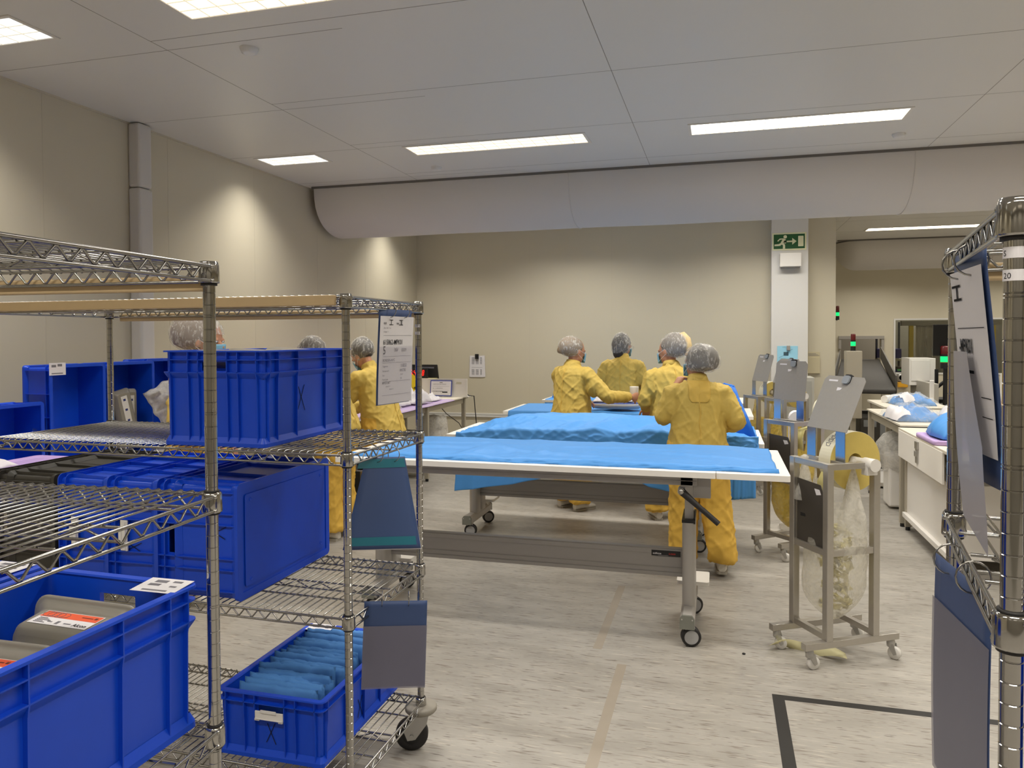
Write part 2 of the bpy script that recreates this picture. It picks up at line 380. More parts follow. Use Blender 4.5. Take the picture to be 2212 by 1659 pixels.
mb.prism([(-.1, -.018), (-.082, -.034), (-.108, -.052), (-.172, -.054), (-.172, -.032), (-.125, -.03)], Y0, Y1, 'xz')                            # rear leg
mb.prism([(-.088, -.03), (-.066, -.016), (-.048, -.042), (-.048, -.088), (-.074, -.088), (-.072, -.05)], Y0, Y1, 'xz')                           # front leg
mb.build('pictogram', mat('sign_glow_white', '#EDEDC8'), t)
t = thing('emergency_light', 'white box light fixed to the pillar just below the exit sign', 'emergency light', (.835, YP, 2.44))
MB().box(-.125, -.1, 0, .125, 0, .17).build('housing', M_wplas, t, bevel=.008)
MB().box(-.11, -.09, -.012, .11, -.005, 0).build('lens', mat('frosted_lens', '#6F6C68', .3), t, bevel=.004)
def clip(mb, x, y, z, s=1.): mb.box(x-.02*s, y-.016*s, z-.05*s, x+.02*s, y, z+.008*s); mb.box(x-.017*s, y-.022*s, z-.045*s, x+.017*s, y-.016*s, z-.012*s)
t = thing('clipped_note', 'light blue sheet with sketched plan clipped to the white pillar', 'note', (.81, YP-.004, 1.26))
mb = MB().box(-.12, -.003, 0, .12, 0, .205).box(-.12, .003, 0, .12, 0, .205); mb.build('sheet', mat('pale_blue_paper', '#9CD4EC', .7), t)
mb = MB().box(-.045, -.0042, .085, .012, -.0032, .13)
for a, b, c, d in ((-.1, .06, -.04, .09), (0, .135, .06, .165), (-.06, .19, -.02, .195), (-.1, .02, .08, .02)): mb.bar((a, -.0038, b), (c, -.0038, d), .002, .001, 0, (0, 1, 0))
for r in range(5): mb.box(-.095+.03*(r % 2), -.004, .05-.008*r, -.02, -.0033, .0508-.008*r); mb.box(.01, -.004, .05-.008*r, .06+.02*(r % 2), -.0033, .0508-.008*r)
mb.build('drawing', mat('plan_ink', '#3B5663', .8), t)
mb = MB(); clip(mb, .01, -.004, .2); mb.build('clip', M_grey, t)
t = thing('wall_pocket', 'small beige leaflet pocket on the wall right of the pillar', 'pocket', (1.13, YB, 1.12))
MB().box(-.075, -.03, 0, .075, 0, .2).box(-.075, -.012, .2, .075, 0, .27).build('holder', mat('beige_plastic', '#C6BB9C', .5), t, bevel=.003)
mb = MB()
for k in range(3): mb.box(-.06, -.0132, .245-.012*k, .03+.02*k, -.0122, .249-.012*k)
mb.build('print', M_inkg, t)
t = thing('clipped_papers', 'stack of printed papers hung by a bulldog clip on the back wall', 'papers', (-3.3, YB, 1.0))
for k, (dx, a) in enumerate(((-.006, .03), (.006, -.035), (0, .0))):
    mb = MB(); mb.T = Matrix.Translation((dx, -.004-.003*k, .33)) @ Matrix.Rotation(a, 4, 'Y'); mb.box(-.105, -.001, -.3, .105, .001, 0); mb.build('sheet', M_paper, t)
mb = MB()
for z0, z1, n in ((.2, .3, 7), (.05, .13, 5)):
    for r in range(n):
        z = z1-(z1-z0)*r/n
        for a, b in ((-.08, -.03), (-.02, .03), (.045, .08)): mb.box(a, -.0125, z, b-.008*((r*3+int(a*100)) % 3), -.0116, z+.006)
mb.box(-.08, -.0125, .165, .08, -.0116, .167); mb.build('print', M_inkg, t)
mb = MB(); clip(mb, 0, -.012, .345, 1.2); mb.build('bulldog_clip', M_dark, t)
# ---------------------------------------------------------------- chrome wire racks on casters
def post_mb(z0, z1, r=.0127):
    mb = MB(); k = int(z0/.0254)+1; z = z0; d = .0008; g = .0011
    def cut(zc):
        nonlocal z
        mb.lathe([(r, z), (r, zc-g)], 20, cap=False); mb.lathe([(r, zc-g), (r-d, zc-g*.3), (r-d, zc+g*.3), (r, zc+g)], 20, cap=False, sm=False); z = zc+g
    while k*.0254 < z1-.012:
        cut(k*.0254)
        if k % 8 == 0: cut(k*.0254+.0045)
        k += 1
    mb.lathe([(r, z), (r, z1)], 20, cap=False); mb.lathe([(r, z1), (r*.9, z1+.001), (.0001, z1+.001)], 20, cap=False)
    return mb
def shelf(t, L, D, z, cap=False):
    mb = MB(); o = .0135; zt, zb = z-.007, z-.037
    cs = [(-L, 0), (0, 0), (0, D), (-L, D)]
    for i in range(4):
        a, b = Vector((*cs[i], 0)), Vector((*cs[(i+1) % 4], 0)); d = (b-a).normalized(); nrm = Vector((d.y, -d.x, 0))*o; ln = (b-a).length
        for zz, rr in ((zt, .0038), (zb, .0036)): mb.tube([a+nrm+d*.008+Vector((0,0,zz)), b+nrm-d*.008+Vector((0,0,zz))], rr, 8)
        n = max(2, int((ln-.09)/.0245)); st = (ln-.09)/n; pts = []
        for k in range(n+1):
            lo = k % 2; c = a+nrm*.9+d*(.045+st*k); h = zb+.003 if lo else zt-.002
            pts += [c-d*.0035+Vector((0,0,h+(.0025 if lo else -.0025))), c+d*.0035+Vector((0,0,h+(.0025 if lo else -.0025)))]
        mb.tube(pts, .0024, 6)
    s = mb.build('shelf', M_chromew, t)
    mb = MB(); n = int((L-.05)/.0268); st = (L-.05)/n
    for k in range(n+1):
        x = -L+.025+st*k; e = .0125; mb.tube([(x, -e, z-.012), (x, -e, z-.003), (x, -e+.004, z), (x, D+e-.004, z), (x, D+e, z-.003), (x, D+e, z-.012)], .0022, 6)
    for f in (.25, .5, .75): mb.tube([(-L-.008, D*f, z-.005), (.008, D*f, z-.005)], .003, 6)
    for f in (.5,):
        mb.tube([(-L-.008, D*f, z-.03), (.008, D*f, z-.03)], .003, 6); q = int(L/.05)
        mb.tube([(-L+.02+(L-.04)*k/q, D*f, (z-.028 if k % 2 else z-.008)) for k in range(q+1)], .0024, 6)
    mb.build('wire_deck', M_chromew, s)
    for x, y in cs:
        mb = MB().lathe([(.0135, z+.001), (.0185, z+.001), (.0198, z-.004), (.0212, z-.038), (.0205, z-.041), (.0135, z-.041)], 22, 0, (x, y, 0))
        mb.lathe([(.0128, z-.041), (.0165, z-.041), (.0165, z-.046), (.0128, z-.046)], 18, 1, (x, y, 0))
        if cap: mb.lathe([(.0185, z+.001), (.0175, z+.004), (.0001, z+.0042)], 22, 0, (x, y, 0))
        else: mb.lathe([(.0128, z+.0045), (.0158, z+.0045), (.0158, z+.001), (.0128, z+.001)], 18, 1, (x, y, 0))
        for zz in (zt, zb):
            for dx, dy in (((1 if x < 0 else -1), 0), (0, (1 if y == 0 else -1))): mb.ell((x+dx*.012+(0 if dx else (.0155 if x == 0 else -.0155)), y+dy*.012+(0 if dy else (-.0155 if y == 0 else .0155)), zz), (.005, .005, .005), 8, 6)
        mb.build('corner_collar', [M_chrome, M_rub], s)
def caster(t, x, y, ang, r=.0625):
    T = Matrix.Translation((x, y, 0)) @ Matrix.Rotation(ang, 4, 'Z'); off = .035
    mb = MB(); mb.T = T
    mb.lathe([(.011, .20), (.011, .152), (.03, .15), (.034, .142)], 18)
    for s in (-1, 1):
        mb.prism([(-.03, .142), (.03, .142), (off+.03, r+.018), (off+.016, r-.018), (off-.014, r-.014), (-.022, .105)], s*.022, s*.0255, 'xz')
    mb.box(-.03, -.0255, .136, .03, .0255, .142); mb.cyl((off, -.031, r), (off, .031, r), .007, n=10)
    c = mb.build('caster', M_zinc, t)
    mb = MB(); mb.T = T
    mb.lathe([(r-.016, -.017), (r-.004, -.016), (r, -.010), (r, .010), (r-.004, .016), (r-.016, .017)], 32, 0, (off, 0, r), axis='y')
    mb.lathe([(.012, -.019), (r-.03, -.018), (r-.016, -.0135), (r-.016, .0135), (r-.03, .018), (.012, .019)], 28, 1, (off, 0, r), axis='y')
    mb.lathe([(.001, -.02), (.02, -.02), (.02, .02), (.001, .02)], 20, 2, (off, 0, r), axis='y')
    mb.build('wheel', [M_rub, mat('wheel_core_black', '#121212', .35), mat('hub_grey', '#7E7A70', .5)], c)
    mb = MB(); mb.T = T
    mb.lathe([(.02, .149), (.056, .149), (.061, .155), (.061, .167), (.056, .172), (.02, .172)], 30); mb.build('bumper_disc', mat('bumper_grey', '#8F897E', .7, noise_amt=.05), c)
def rack(label, loc, rotz, L, D, levels, ztop, ends=()):
    t = thing('wire_rack', label, 'rack', loc, rotz, None)
    for x, y in ((-L, 0), (0, 0), (0, D), (-L, D)): post_mb(.15, ztop-.002).build('post', M_chrome, t, loc=(x, y, 0))
    for k, z in enumerate(levels): shelf(t, L, D, z, k == 0)
    for (x, y), a in zip(((-L, 0), (0, 0), (0, D), (-L, D)), (2.4, .5, 3.5, 1.2)): caster(t, x, y, a)
    z = ztop
    for y0, y1, dz in ((-.034, -.019, 0), (D+.019, D+.034, -.022)):
        mb = MB(); mb.box(-L+.035, y0, z-.034+dz, -.02, y1, z-.001+dz); mb.build('wooden_rail', M_wood, t, bevel=.004)
    return t
rackB = rack('chrome wire rack on casters in the middle holding crates on three levels', (-1.115, 2.10, 0), R(-1), 1.455, .555, (1.715, 1.225, .715, .2), 1.715)
rackA = rack('chrome wire rack nearest on the left with an empty middle shelf', (-1.0, .79, 0), R(3), 1.455, .555, (1.738, 1.258, .762, .2), 1.738)
rackC = rack('chrome wire rack cut off by the right edge of the photo', (1.555, .83, 0), R(-8.9), 1.2375, .555, (1.738, 1.25, .72, .2), 1.738)
rackC.location = (.336+1.2375*math.cos(R(8.9)), 1.013-1.2375*math.sin(R(8.9)), 0)
def bent_label(parent, r, z, h, a0, a1, words, size, loc, ta):
    mb = MB(); n = 14
    mb.grid([[(r*math.cos(a0+(a1-a0)*i/n), r*math.sin(a0+(a1-a0)*i/n), z+dz) for i in range(n+1)] for dz in (0, h)])
    q = MB(); q.text(words, size, Matrix()); mb.add([((r+.0002)*math.cos(ta+v[0]/r), (r+.0002)*math.sin(ta+v[0]/r), z+h*.2+v[1]) for v in q.v], q.f, 1)
    return mb.build('number_label', [M_paper, M_ink], parent, loc=loc)
# the near-left post of the right rack and the far-right post of the middle rack carry printed stickers
for zz, wd, ta in ((1.671, 'S', -2.85), (1.6445, '20', -2.80)): bent_label(rackC, .0131, zz, .0132, -3.9, -.2 if wd == 'S' else -.83, wd, .0098, (-1.2375, 0, 0), ta)
for zz, wd in ((1.622, 'SN'), (1.594, '201')): bent_label(rackB, .0131, zz, .011, -2.7, -.6, wd, .0115, (0, .555, 0), -1.75)

# ---------------------------------------------------------------- hanging document holders
M_holder = mat('holder_blue_plastic', '#3A4F7C', .45, noise_amt=.03)
M_holderg = mat('holder_clear_pocket', '#7D7B8C', .35, noise_amt=.03, alpha=.75)
M_teal = mat('teal_tape', '#1F6F82', .45)
def hanging(label, far_near, z1, h, parts, bulge=.02, tilt=0., roll=0., twist=0.):
    """a sheet hung from rings: points a->b are its top corners as read from the front"""
    a, b = (Vector((*p, 0)) for p in far_near); u = (b-a).normalized(); W = (b-a).length; nrm = u.cross(Vector((0, 0, 1)))
    t = thing('document_holder', label, 'document holder', ((a.x+b.x)/2, (a.y+b.y)/2, z1))
    M0 = fr((0, 0, 0), u, (0, 0, 1), nrm) @ Matrix.Rotation(roll, 4, 'Z')
    def S(x, y, off):   # x across -W/2..W/2, y down from the top (negative)
        q = -y/h; return Vector((x+tilt*q*.02, y, off+bulge*math.sin(q*2.2)*(1 if q > 0 else 0)+bulge*.6*(2*x/W)**2*q+tilt*q*q*.05+x*max(0, q)*twist))
    def sheet(name, x0, x1, y0, y1, off, m, **kw):
        mb = MB(); mb.T = M0; n = 16
        mb.grid([[S(x0+(x1-x0)*i/8, y0+(y1-y0)*j/n, off) for i in range(9)] for j in range(n+1)])
        return mb.build(name, m, t, **kw)
    for p in parts(sheet, W, h, S, M0, t): pass
    for x in (-W*.22, W*.2):
        mb = MB(); mb.T = M0; mb.tube([S(x, .016, 0)+Vector((0, .024*math.cos(k*PI/8)-.008, .024*math.sin(k*PI/8))) for k in range(16)], .0016, 6, closed=True)
        mb.build('hook_ring', M_chromew, t)
    return t
def bent_text(mb, S, words, size, x, y, off, mi=0, sx=1., bold=.0):
    q = MB(); q.text(words, size, Matrix(), bold=bold, sx=sx); return mb.add([S(x+v[0], y+v[1], off) for v in q.v], q.f, mi)
def rule(mb, S, x0, x1, y, off, th=.0007, mi=0):
    n = 8; mb.add([S(x0+(x1-x0)*i/n, y+d, off) for d in (0, th) for i in range(n+1)], [(i, i+1, n+2+i, n+1+i) for i in range(n)], mi)
def worksheet(sheet, W, h, S, M0, t):
    sheet('backing', -W/2-.004, W/2-.01, .012, -h, -.003, M_holder, solid=.0012)
    sheet('paper', -W/2, W/2, -.012, -.012-.30, .0015, M_paper)
    mb = MB(); mb.T = M0; L = -W/2+.02; o = .003
    for txt, sz, x, y, sx, bd, mi in (('KAR', .0105, 0, -.04, .8, .0001, 0), ('VAN', .0105, .075, -.04, .8, .0001, 0), ('Oper. Held   3 ex.', .0065, 0, -.054, .9, 0, 1), ('Je lijngast  3', .0065, 0, -.067, .9, 0, 1),
            ('615862-MPK01', .0245, 0, -.109, .78, .0001, 0), ('5', .04, 0, -.142, .8, .0001, 0), ('NV', .02, .068, -.134, .85, .0001, 1), ('00009', .017, .112, -.134, .75, .0, 1), ('BORDEN NYC', .0125, 0, -.167, .9, .0001, 1),
            ('Gegevens :', .0085, 0, -.186, .9, 0, 1), ('118050', .018, .108, -.189, .75, .0, 1), ('Startperiod :', .0085, 0, -.202, .9, 0, 1), ('00027382', .0135, .104, -.204, .75, .0, 1), ('Uur :', .0085, 0, -.217, .9, 0, 1), ('22/27', .0085, .108, -.217, .9, 0, 1),
            ('Aantal pak :', .0085, 0, -.231, .9, 0, 1), ('50', .011, .108, -.231, .9, 0, 1), ('MPK51140T', .0115, 0, -.244, .8, .0001, 1), ('ANALYS 9', .0065, .02, -.255, .9, 0, 1), ('ANALYS 9', .0065, .04, -.265, .9, 0, 1)):
        if y > -.3: bent_text(mb, S, txt, sz, L+x, y, o, mi, sx, bd)
    for y in (-.078, -.15, -.172, -.236, -.283): rule(mb, S, L, W/2-.012, y, o, .0008, 1)
    for x in (.044, .104):                                                        # the handwritten numerals
        rule(mb, S, L+x-.012, L+x+.012, -.042, o, .0022); rule(mb, S, L+x-.011, L+x+.01, -.026, o, .0022); mb.add([S(L+x+d, y, o) for y in (-.042, -.025) for d in (-.0012, .0012)], [(0, 1, 3, 2)])
    mb.add([S(L+.109+d, y, o) for y in (-.042, -.027) for d in (-.0012, .0012)], [(0, 1, 3, 2)])
    mb.build('print', [M_ink, M_inkg], t)
    sheet('clear_pocket', -W/2-.004, W/2, -.115, -h, .0045, mat('clear_film', '#B9B7C6', .3, alpha=.28))
    return ()
hanging('white work order sheet hanging at the top right corner of the middle rack', ((-1.098, 2.31), (-1.065, 2.515)), 1.668, .315, worksheet, -.006, -.1)
def teal_back(sheet, W, h, S, M0, t):
    sheet('backing', -W/2, W/2, .0, -h, 0, M_holder, solid=.0016)
    sheet('paper', -W/2+.004, W/2+.003, -.09, -h-.003, -.003, M_paper)
    sheet('tape_strip', -W/2-.03, W/2-.008, -.005, -.035, .0022, M_teal); sheet('tape_strip', -W/2+.005, W/2-.012, -h+.04, -h+.012, .0022, M_teal)
    return ()
hanging('blue document holder with two teal tape strips hanging on the middle rack', ((-1.112, 2.22), (-1.066, 2.43)), 1.178, .305, teal_back, .004, .1, R(-7), .75)
def pocket_back(sheet, W, h, S, M0, t):
    sheet('backing', -W/2, W/2, .0, -h, 0, M_holder, solid=.0016); sheet('clear_pocket', -W/2-.001, W/2+.001, -.08, -h-.004, .003, M_holderg)
    return ()
hanging('plain blue document holder hanging low in front of the caster of the middle rack', ((-1.111, 2.2), (-.926, 2.285)), .722, .28, pocket_back, .004, .05, R(-2.5))
def worksheet2(sheet, W, h, S, M0, t):
    sheet('backing', -W/2+.01, W/2+.008, .025, -h+.02, -.004, M_holder, solid=.0012)
    sheet('paper', -W/2, W/2, -.004, -.004-.29, .0015, M_paper)
    mb = MB(); mb.T = M0; o = .003; L = -W/2
    rule(mb, S, L+.02, L+.075, -.052, o, .004); rule(mb, S, L+.012, L+.07, -.03, o, .004); mb.add([S(L+.045+d, y, o) for y in (-.052, -.028) for d in (-.004, .004)], [(0, 1, 3, 2)])
    rule(mb, S, L+.03, W/2-.01, -.098, o, .0012); bent_text(mb, S, '-MPK01', .032, L+.03, -.137, o, 0, .9, .0008); mb.add([S(L+x, y, o) for y in (-.165, -.17) for x in (.075, .12)], [(0, 1, 3, 2)])
    for y in (-.205, -.235): rule(mb, S, L+.15, W/2-.006, y, o, .0014)
    mb.build('print', M_ink, t)
    return ()
hc = hanging('white work order sheet hanging on the side of the right rack', ((.383, 1.45), (.371, 1.25)), 1.69, .36, worksheet2, -.012, -.25)
mb = MB(); 
mb.grid([[Vector((.383+.018*q+(-.0085-.0055*q)*i/6-.004*math.sin(q*3), 1.43-(.10+.07*min(1, q*2))*i/6, 1.555-.28*q-(.0 if q < .9 else .25*(q-.9)*i/6)))-Vector(hc.location)for i in range(7)] for q in [k/20 for k in range(21)]])
mb.build('clear_pocket', mat('pocket_grey', '#A5A3AD', .4, alpha=.92), hc)
hanging('blue document holder with grey pocket hanging low on the side of the right rack', ((.352, 1.40), (.366, 1.175)), 1.215, .36, lambda sheet, W, h, S, M0, t: (sheet('backing', -W/2, W/2, .0, -h, 0, M_holder, solid=.0016), sheet('clear_pocket', -W/2-.002, W/2+.002, -.072, -h-.004, .003, M_holderg)), .003, -.1)
# ---------------------------------------------------------------- euro crates
def ring_loft(mb, prof, W, L, rad, mi=0, n=5):
    """prof: (inset, z) list; a rounded-rectangle wall following it"""
    mb.loft([[(x, y, z) for x, y in rrect(W-2*i, L-2*i, max(.004, rad-i), n)] for i, z in prof], mi, False, False)
_crates = {}
def crate_body(W, L, H, m):
    key = (W, L, H, m.name)
    if key in _crates: return _crates[key]
    pb = MB(); ring_loft(pb, [(.017, .006), (.015, H-.002), (.018, H-.002), (.021, .006), (.017, .006)], W, L, .03)
    hz0, hz1 = H-.067, H-.038
    o = pb.build('tmp', m); cb = MB().box(-.048, -L, hz0, .048, L, hz1).build('tmpc', m)
    d = o.modifiers.new('b', 'BOOLEAN'); d.object = cb; d.operation = 'DIFFERENCE'; d.solver = 'EXACT'; C.view_layer.update()
    me = bpy.data.meshes.new_from_object(o.evaluated_get(C.evaluated_depsgraph_get()))
    mb = MB(); mb.add([v.co for v in me.vertices], [tuple(p.vertices) for p in me.polygons])
    bpy.data.objects.remove(o); bpy.data.objects.remove(cb)
    ring_loft(mb, [(0, H-.005), (.001, H), (.019, H), (.021, H-.004), (.0, H-.005)], W, L, .022)                  # rim
    for z, i in ((H-.032, .002), (H-.074, .002)) if H >= .25 else ((H-.034, .002),): ring_loft(mb, [(i, z), (i, z+.003), (.016, z+.003), (.016, z), (i, z)], W, L, .022)
    if H >= .25: ring_loft(mb, [(.002, H-.074), (.015, H-.092)], W, L, .022)
    ring_loft(mb, [(.016, .03), (.006, .012), (.005, .0), (.03, .0), (.03, .008)], W, L, .022)                      # flared foot
    mb.prism(rrect(W-.03, L-.03, .018), .003, .009)                                                                # floor
    def rib(x, y, ax, zt=H-.003):
        a, b = (.003, .016) if 1 else 0; s = 1 if (x if ax == 'x' else y) > 0 else -1
        zz = [(0.006, .008), (H-.095, .005), (H-.075, .002), (zt, .002)]
        for (z0, i0), (z1, i1) in zip(zz, zz[1:]):
            P = []
            for z, i in ((z0, i0), (z1, i1)):
                for t in (-.0015, .0015):
                    if ax == 'x': P += [(s*(W/2-i), y+t, z), (s*(W/2-.0165), y+t, z)]
                    else: P += [(x+t, s*(L/2-i), z), (x+t, s*(L/2-.0165), z)]
            mb.add(P, [(0, 2, 6, 4), (1, 5, 7, 3), (0, 4, 5, 1), (2, 3, 7, 6), (4, 6, 7, 5), (0, 1, 3, 2)])
    for s in (-1, 1):
        for y in (-L/2+.035, -L*.22, 0, L*.22, L/2-.035) if H < .25 else (-L/2+.035, -L/2+.085, -L*.16, L*.16, L/2-.085, L/2-.035): rib(s*W/2, y, 'x')
        for x in (-W/2+.035, -W/2+.105, -.055, .055, W/2-.105, W/2-.035): rib(x, s*L/2, 'y', H-.003) if abs(x) > .06 or H >= .25 else rib(x, s*L/2, 'y')
    for y in (-L*.16, L*.16) if H >= .25 else ():
        pass
    bm_ = mb.build('body', m); _crates[key] = bm_; return bm_
def crate(label, loc, rot, W=.4, L=.6, H=.3, m=None, holder=None, sticker=None, cross=(), group=None, rivets=False):
    """local frame: mouth up (+Z), long side along Y, ends at -Y / +Y"""
    t = thing('crate', label, 'crate', loc, rot, group)
    src = crate_body(W, L, H, m or M_blue)
    if src.parent is None: b = src; b.parent = t
    else: b = src.copy(); COL.objects.link(b); b.parent = t; b.location = (0, 0, 0)
    if holder:
        for s in ((-1,) if holder == 1 else (-1, 1)):
            mb = MB(); y = s*(L/2-.004)
            z = H-.078; mb.box(-.052, y-s*.002, z-.004, .052, y+s*.003, z+.023); mb.box(-.05, y+s*.003, z-.002, .05, y+s*.009, z+.001); mb.box(-.03, y+s*.003, z+.018, .028, y+s*.006, z+.029)
            mb.box(-.052, y, z-.008, -.034, y+s*.006, z+.0); mb.box(.036, y, z-.008, .052, y+s*.006, z+.0)
            mb.build('label_holder', M_wplas, t, bevel=.0015)
    if sticker:
        x, y, ang, tilt = sticker; mb = MB(); mb.T = Matrix.Translation((x, y, H+.0012)) @ Matrix.Rotation(ang, 4, 'Z') @ Matrix.Rotation(tilt, 4, 'X')
        mb.box(-.052, -.034, 0, .052, .034, .0007); ink = []
        for x0, y0, x1, y1 in ((-.03, .012, .0, .024), (.012, .016, .034, .024), (-.034, -.004, -.006, .006), (-.03, -.028, .03, -.022), (.02, -.006, .036, .0)): mb.box(x0, y0, .0007, x1, y1, .0011, 1)
        mb.build('paper_sticker', [M_paper, M_inkg], t)
    for side, u, v, sz in cross:
        mb = MB()
        if side == 'x': mb.T = fr((W/2-.0142, u, v), (0, 1, 0), (0, 0, 1), (1, 0, 0))
        elif side == 'y': mb.T = fr((u, -L/2+.0142, v), (1, 0, 0), (0, 0, 1), (0, -1, 0))
        for a, b, c_, d in ((-.5, -.9, .45, 1.), (.5, -1., -.4, .9)): mb.bar((a*sz, b*sz, 0), (c_*sz, d*sz, 0), .0022, .0008, 0, (0, 0, 1))
        mb.build('marker_cross', M_ink, t)
    if rivets:
        mb = MB(); mb.prism(rrect(W-.09, L-.09, .01), -.0014, .001)
        for x in (-1, 1):
            for y in (-1, 1): mb.lathe([(.007, 0), (.0066, -.0035), (.004, -.0036), (.0035, -.002), (.0001, -.002)], 16, 0, (x*(W/2-.065), y*(L/2-.075), 0))
        mb.build('base_plate', M_blue, t, bevel=.0006)
    return t
zB, zA = .2025, .7645
crate('large blue crate of grey boxes on the upper level of the middle rack', (-1.607, 2.405, 1.2275), 0, H=.315, cross=(('x', -.06, .145, .045),))
crate('blue crate of blue wrapped packs on the bottom level of the middle rack', (-1.415, 2.415, zB), 0, H=.215, holder=1, sticker=(-.13, .262, 0, 0), cross=(('x', -.02, .07, .035), ('y', .0, .085, .035)))
# three crates lying on their long sides, mouths towards the left: local +Z -> -X
LIE = (0, R(-90), 0)
zm = .7175
crate('blue crate lying on its side with riveted base facing right', (-1.505, 2.385, zm+.1975), LIE, W=.395, H=.31, rivets=True, cross=(('y', .03, .09, .04),))
crate('blue crate lying second from the riveted one, white label clip on its end', (-1.818, 2.385, zm+.1975), LIE, W=.395, H=.2, holder=1, cross=(('y', -.04, .1, .03),))
crate('blue crate lying third from the riveted one, beside the dark grey crate', (-2.020, 2.385, zm+.1975), LIE, W=.395, H=.205, holder=1)
M_dcrate = mat('crate_dark_grey', '#38352F', .5, noise_amt=.04)
crate('dark grey crate lying on its side at the far end of the middle rack', (-2.245, 2.385, zm+.1975), LIE, W=.395, H=.28, m=M_dcrate)
# crates on the near rack
crate('blue crate with grey instrument boxes, largest in the lower left corner', (-1.268, 1.045, zA), R(-1.5), W=.405, L=.605, H=.30, sticker=(.14, .262, R(2), R(4)))
crate('blue crate behind the nearest one, only its rim with a white sticker showing', (-1.690, 1.06, zA), R(-1.5), W=.405, L=.605, H=.30, sticker=(.125, .262, 0, 0))
# blue crates standing on the left bench, mouths towards +X : local +Z -> +X, local Y -> Z
zb = .8405
STAND = (R(90), 0, R(90))
crate('blue crate standing on end, empty, with white sticker at its mouth', (-3.82, 3.555, zb+.3), (R(90), 0, R(90)), H=.2)
crate('blue crate standing on end with grey boxes stacked inside', (-3.82, 3.965, zb+.3), (R(90), 0, R(90)), H=.2)
crate('blue crate standing on end behind the one with grey boxes', (-3.89, 4.375, zb+.31), (R(90), 0, R(90)), H=.2)
crate('blue crate lying on its side at the left edge of the photo', (-3.80, 3.0, zb+.2), (0, R(90), 0), H=.2)
crate('blue crate tipped over diagonally below the white bag', (-3.40, 4.62, zb+.13), (R(38), 0, R(55)), W=.36, L=.44, H=.215)
crate('blue crate at the right edge of the photo behind the chrome post', (.93, 1.21, .7225), R(-8.9), H=.3)
t = thing('paper_sticker', 'white printed sticker on the mouth of the empty standing crate', 'sticker', (-3.612, 3.40, 1.415))
mb = MB().box(0, -.055, -.035, .001, .055, .035)
for y0, z0, y1, z1 in ((-.04, .01, -.01, .024), (.0, .014, .03, .028), (-.04, -.028, .035, -.022)): mb.box(.001, y0, z0, .0014, y1, z1, 1)
mb.build('label', [M_paper, M_inkg], t)

# ---------------------------------------------------------------- grey instrument boxes
M_gbox = mat('grey_instrument_plastic', '#8A857B', .36, spec=.45, noise_amt=.02)
M_orange = mat('label_orange', '#E4572A', .5)
def tray_box(name, label, loc, rot, w=.26, h=.2, th=.05, lab=True, group=None, both=True):
    """a two-half tub: flange in the local x-y plane, halves bulging to +z and -z; the sticker sits on the +y wall of the +z half"""
    t = thing(name, label, 'box', loc, rot, group)
    mb = MB(); lo = lambda i, z, r: [(x, y, z) for x, y in rrect(w-2*i, h-2*i, r, 6)]
    mb.loft([lo(.05, -th, .02), lo(.036, -th+.008, .026), lo(.02, -.012, .03), lo(.014, -.006, .03), lo(.001, -.005, .03), lo(0, -.003, .03), lo(0, .002, .03), lo(.001, .004, .03), lo(.005, .005, .028), lo(.010, .0055, .026), lo(.012, .011, .026), lo(.02, .014, .028), lo(.024, .02, .028), lo(.036, th-.012, .024), lo(.044, th-.002, .02), lo(.056, th, .016)], 0, True, True)
    mb.build('shell', M_gbox, t)
    if lab:
        # frame on the sloping +y wall
        p0, p1 = Vector((0, h/2-.0243, .022)), Vector((0, h/2-.0355, th-.013)); up = (p0-p1).normalized(); nr = Vector((1, 0, 0)).cross(up); nr = nr if nr.y > 0 else -nr
        mid = (p0+p1)/2; b = (p1-p0).length/2-.001; a = w/2-.062; mb = MB(); mb.T = fr(tuple(mid+nr*.0006), (1, 0, 0), up, nr)
        mb.box(-a, -b, 0, a, b, .0005).box(-a+.002, b*.08, .0005, a-.002, b-.0015, .0008, 1)
        for k in range(5): mb.box(-a+.01, -b*.14-.0042*k, .0005, -a+.03+.008*(k % 3), -b*.14-.0042*k+.0018, .0008, 2)
        mb.box(-.010, -b*.8, .0005, -.002, -b*.35, .0008, 3); mb.box(-a+.042, -b*.62, .0005, -.02, -b*.5, .0008, 3); mb.box(.01, -b*.66, .0005, .028, -b*.52, .0008, 3)
        mb.text('Alcon', .0145, Matrix.Translation((a-.04, -b*.8, .0009)), 2, bold=.0003); mb.box(a-.048, b*.5, .0009, a-.02, b*.6, .0011, 4); mb.box(a-.016, b*.45, .0009, a-.009, b*.7, .0011, 4)
        for k in range(4): mb.tube([(-a+.016+.013*k+.014*math.cos(q*PI/6), b*.5+.010*math.sin(q*PI/6), .0011) for q in range(12)], .0005, 4, 3, closed=True)
        mb.build('label_sticker', [M_paper, M_orange, M_ink, M_inkg, mat('label_dark_red', '#5C2216', .6)], t)
    return t
SB = lambda tilt, yaw: (R(90+tilt), 0, R(yaw))
tray_box('instrument_box', 'grey instrument box with orange label, farther of the two in the near crate', (-1.262, 1.235, .911), SB(-7, -2), .272, .262, .088)
tray_box('instrument_box', 'grey instrument box with orange label, nearer and cut by the photo edge', (-1.262, 1.035, .905), SB(-8, 1), .272, .262, .088)
tray_box('instrument_box', 'grey instrument box standing nearest the front of the near crate outside the view', (-1.262, .845, .905), SB(-6, 0), .272, .262, .085)
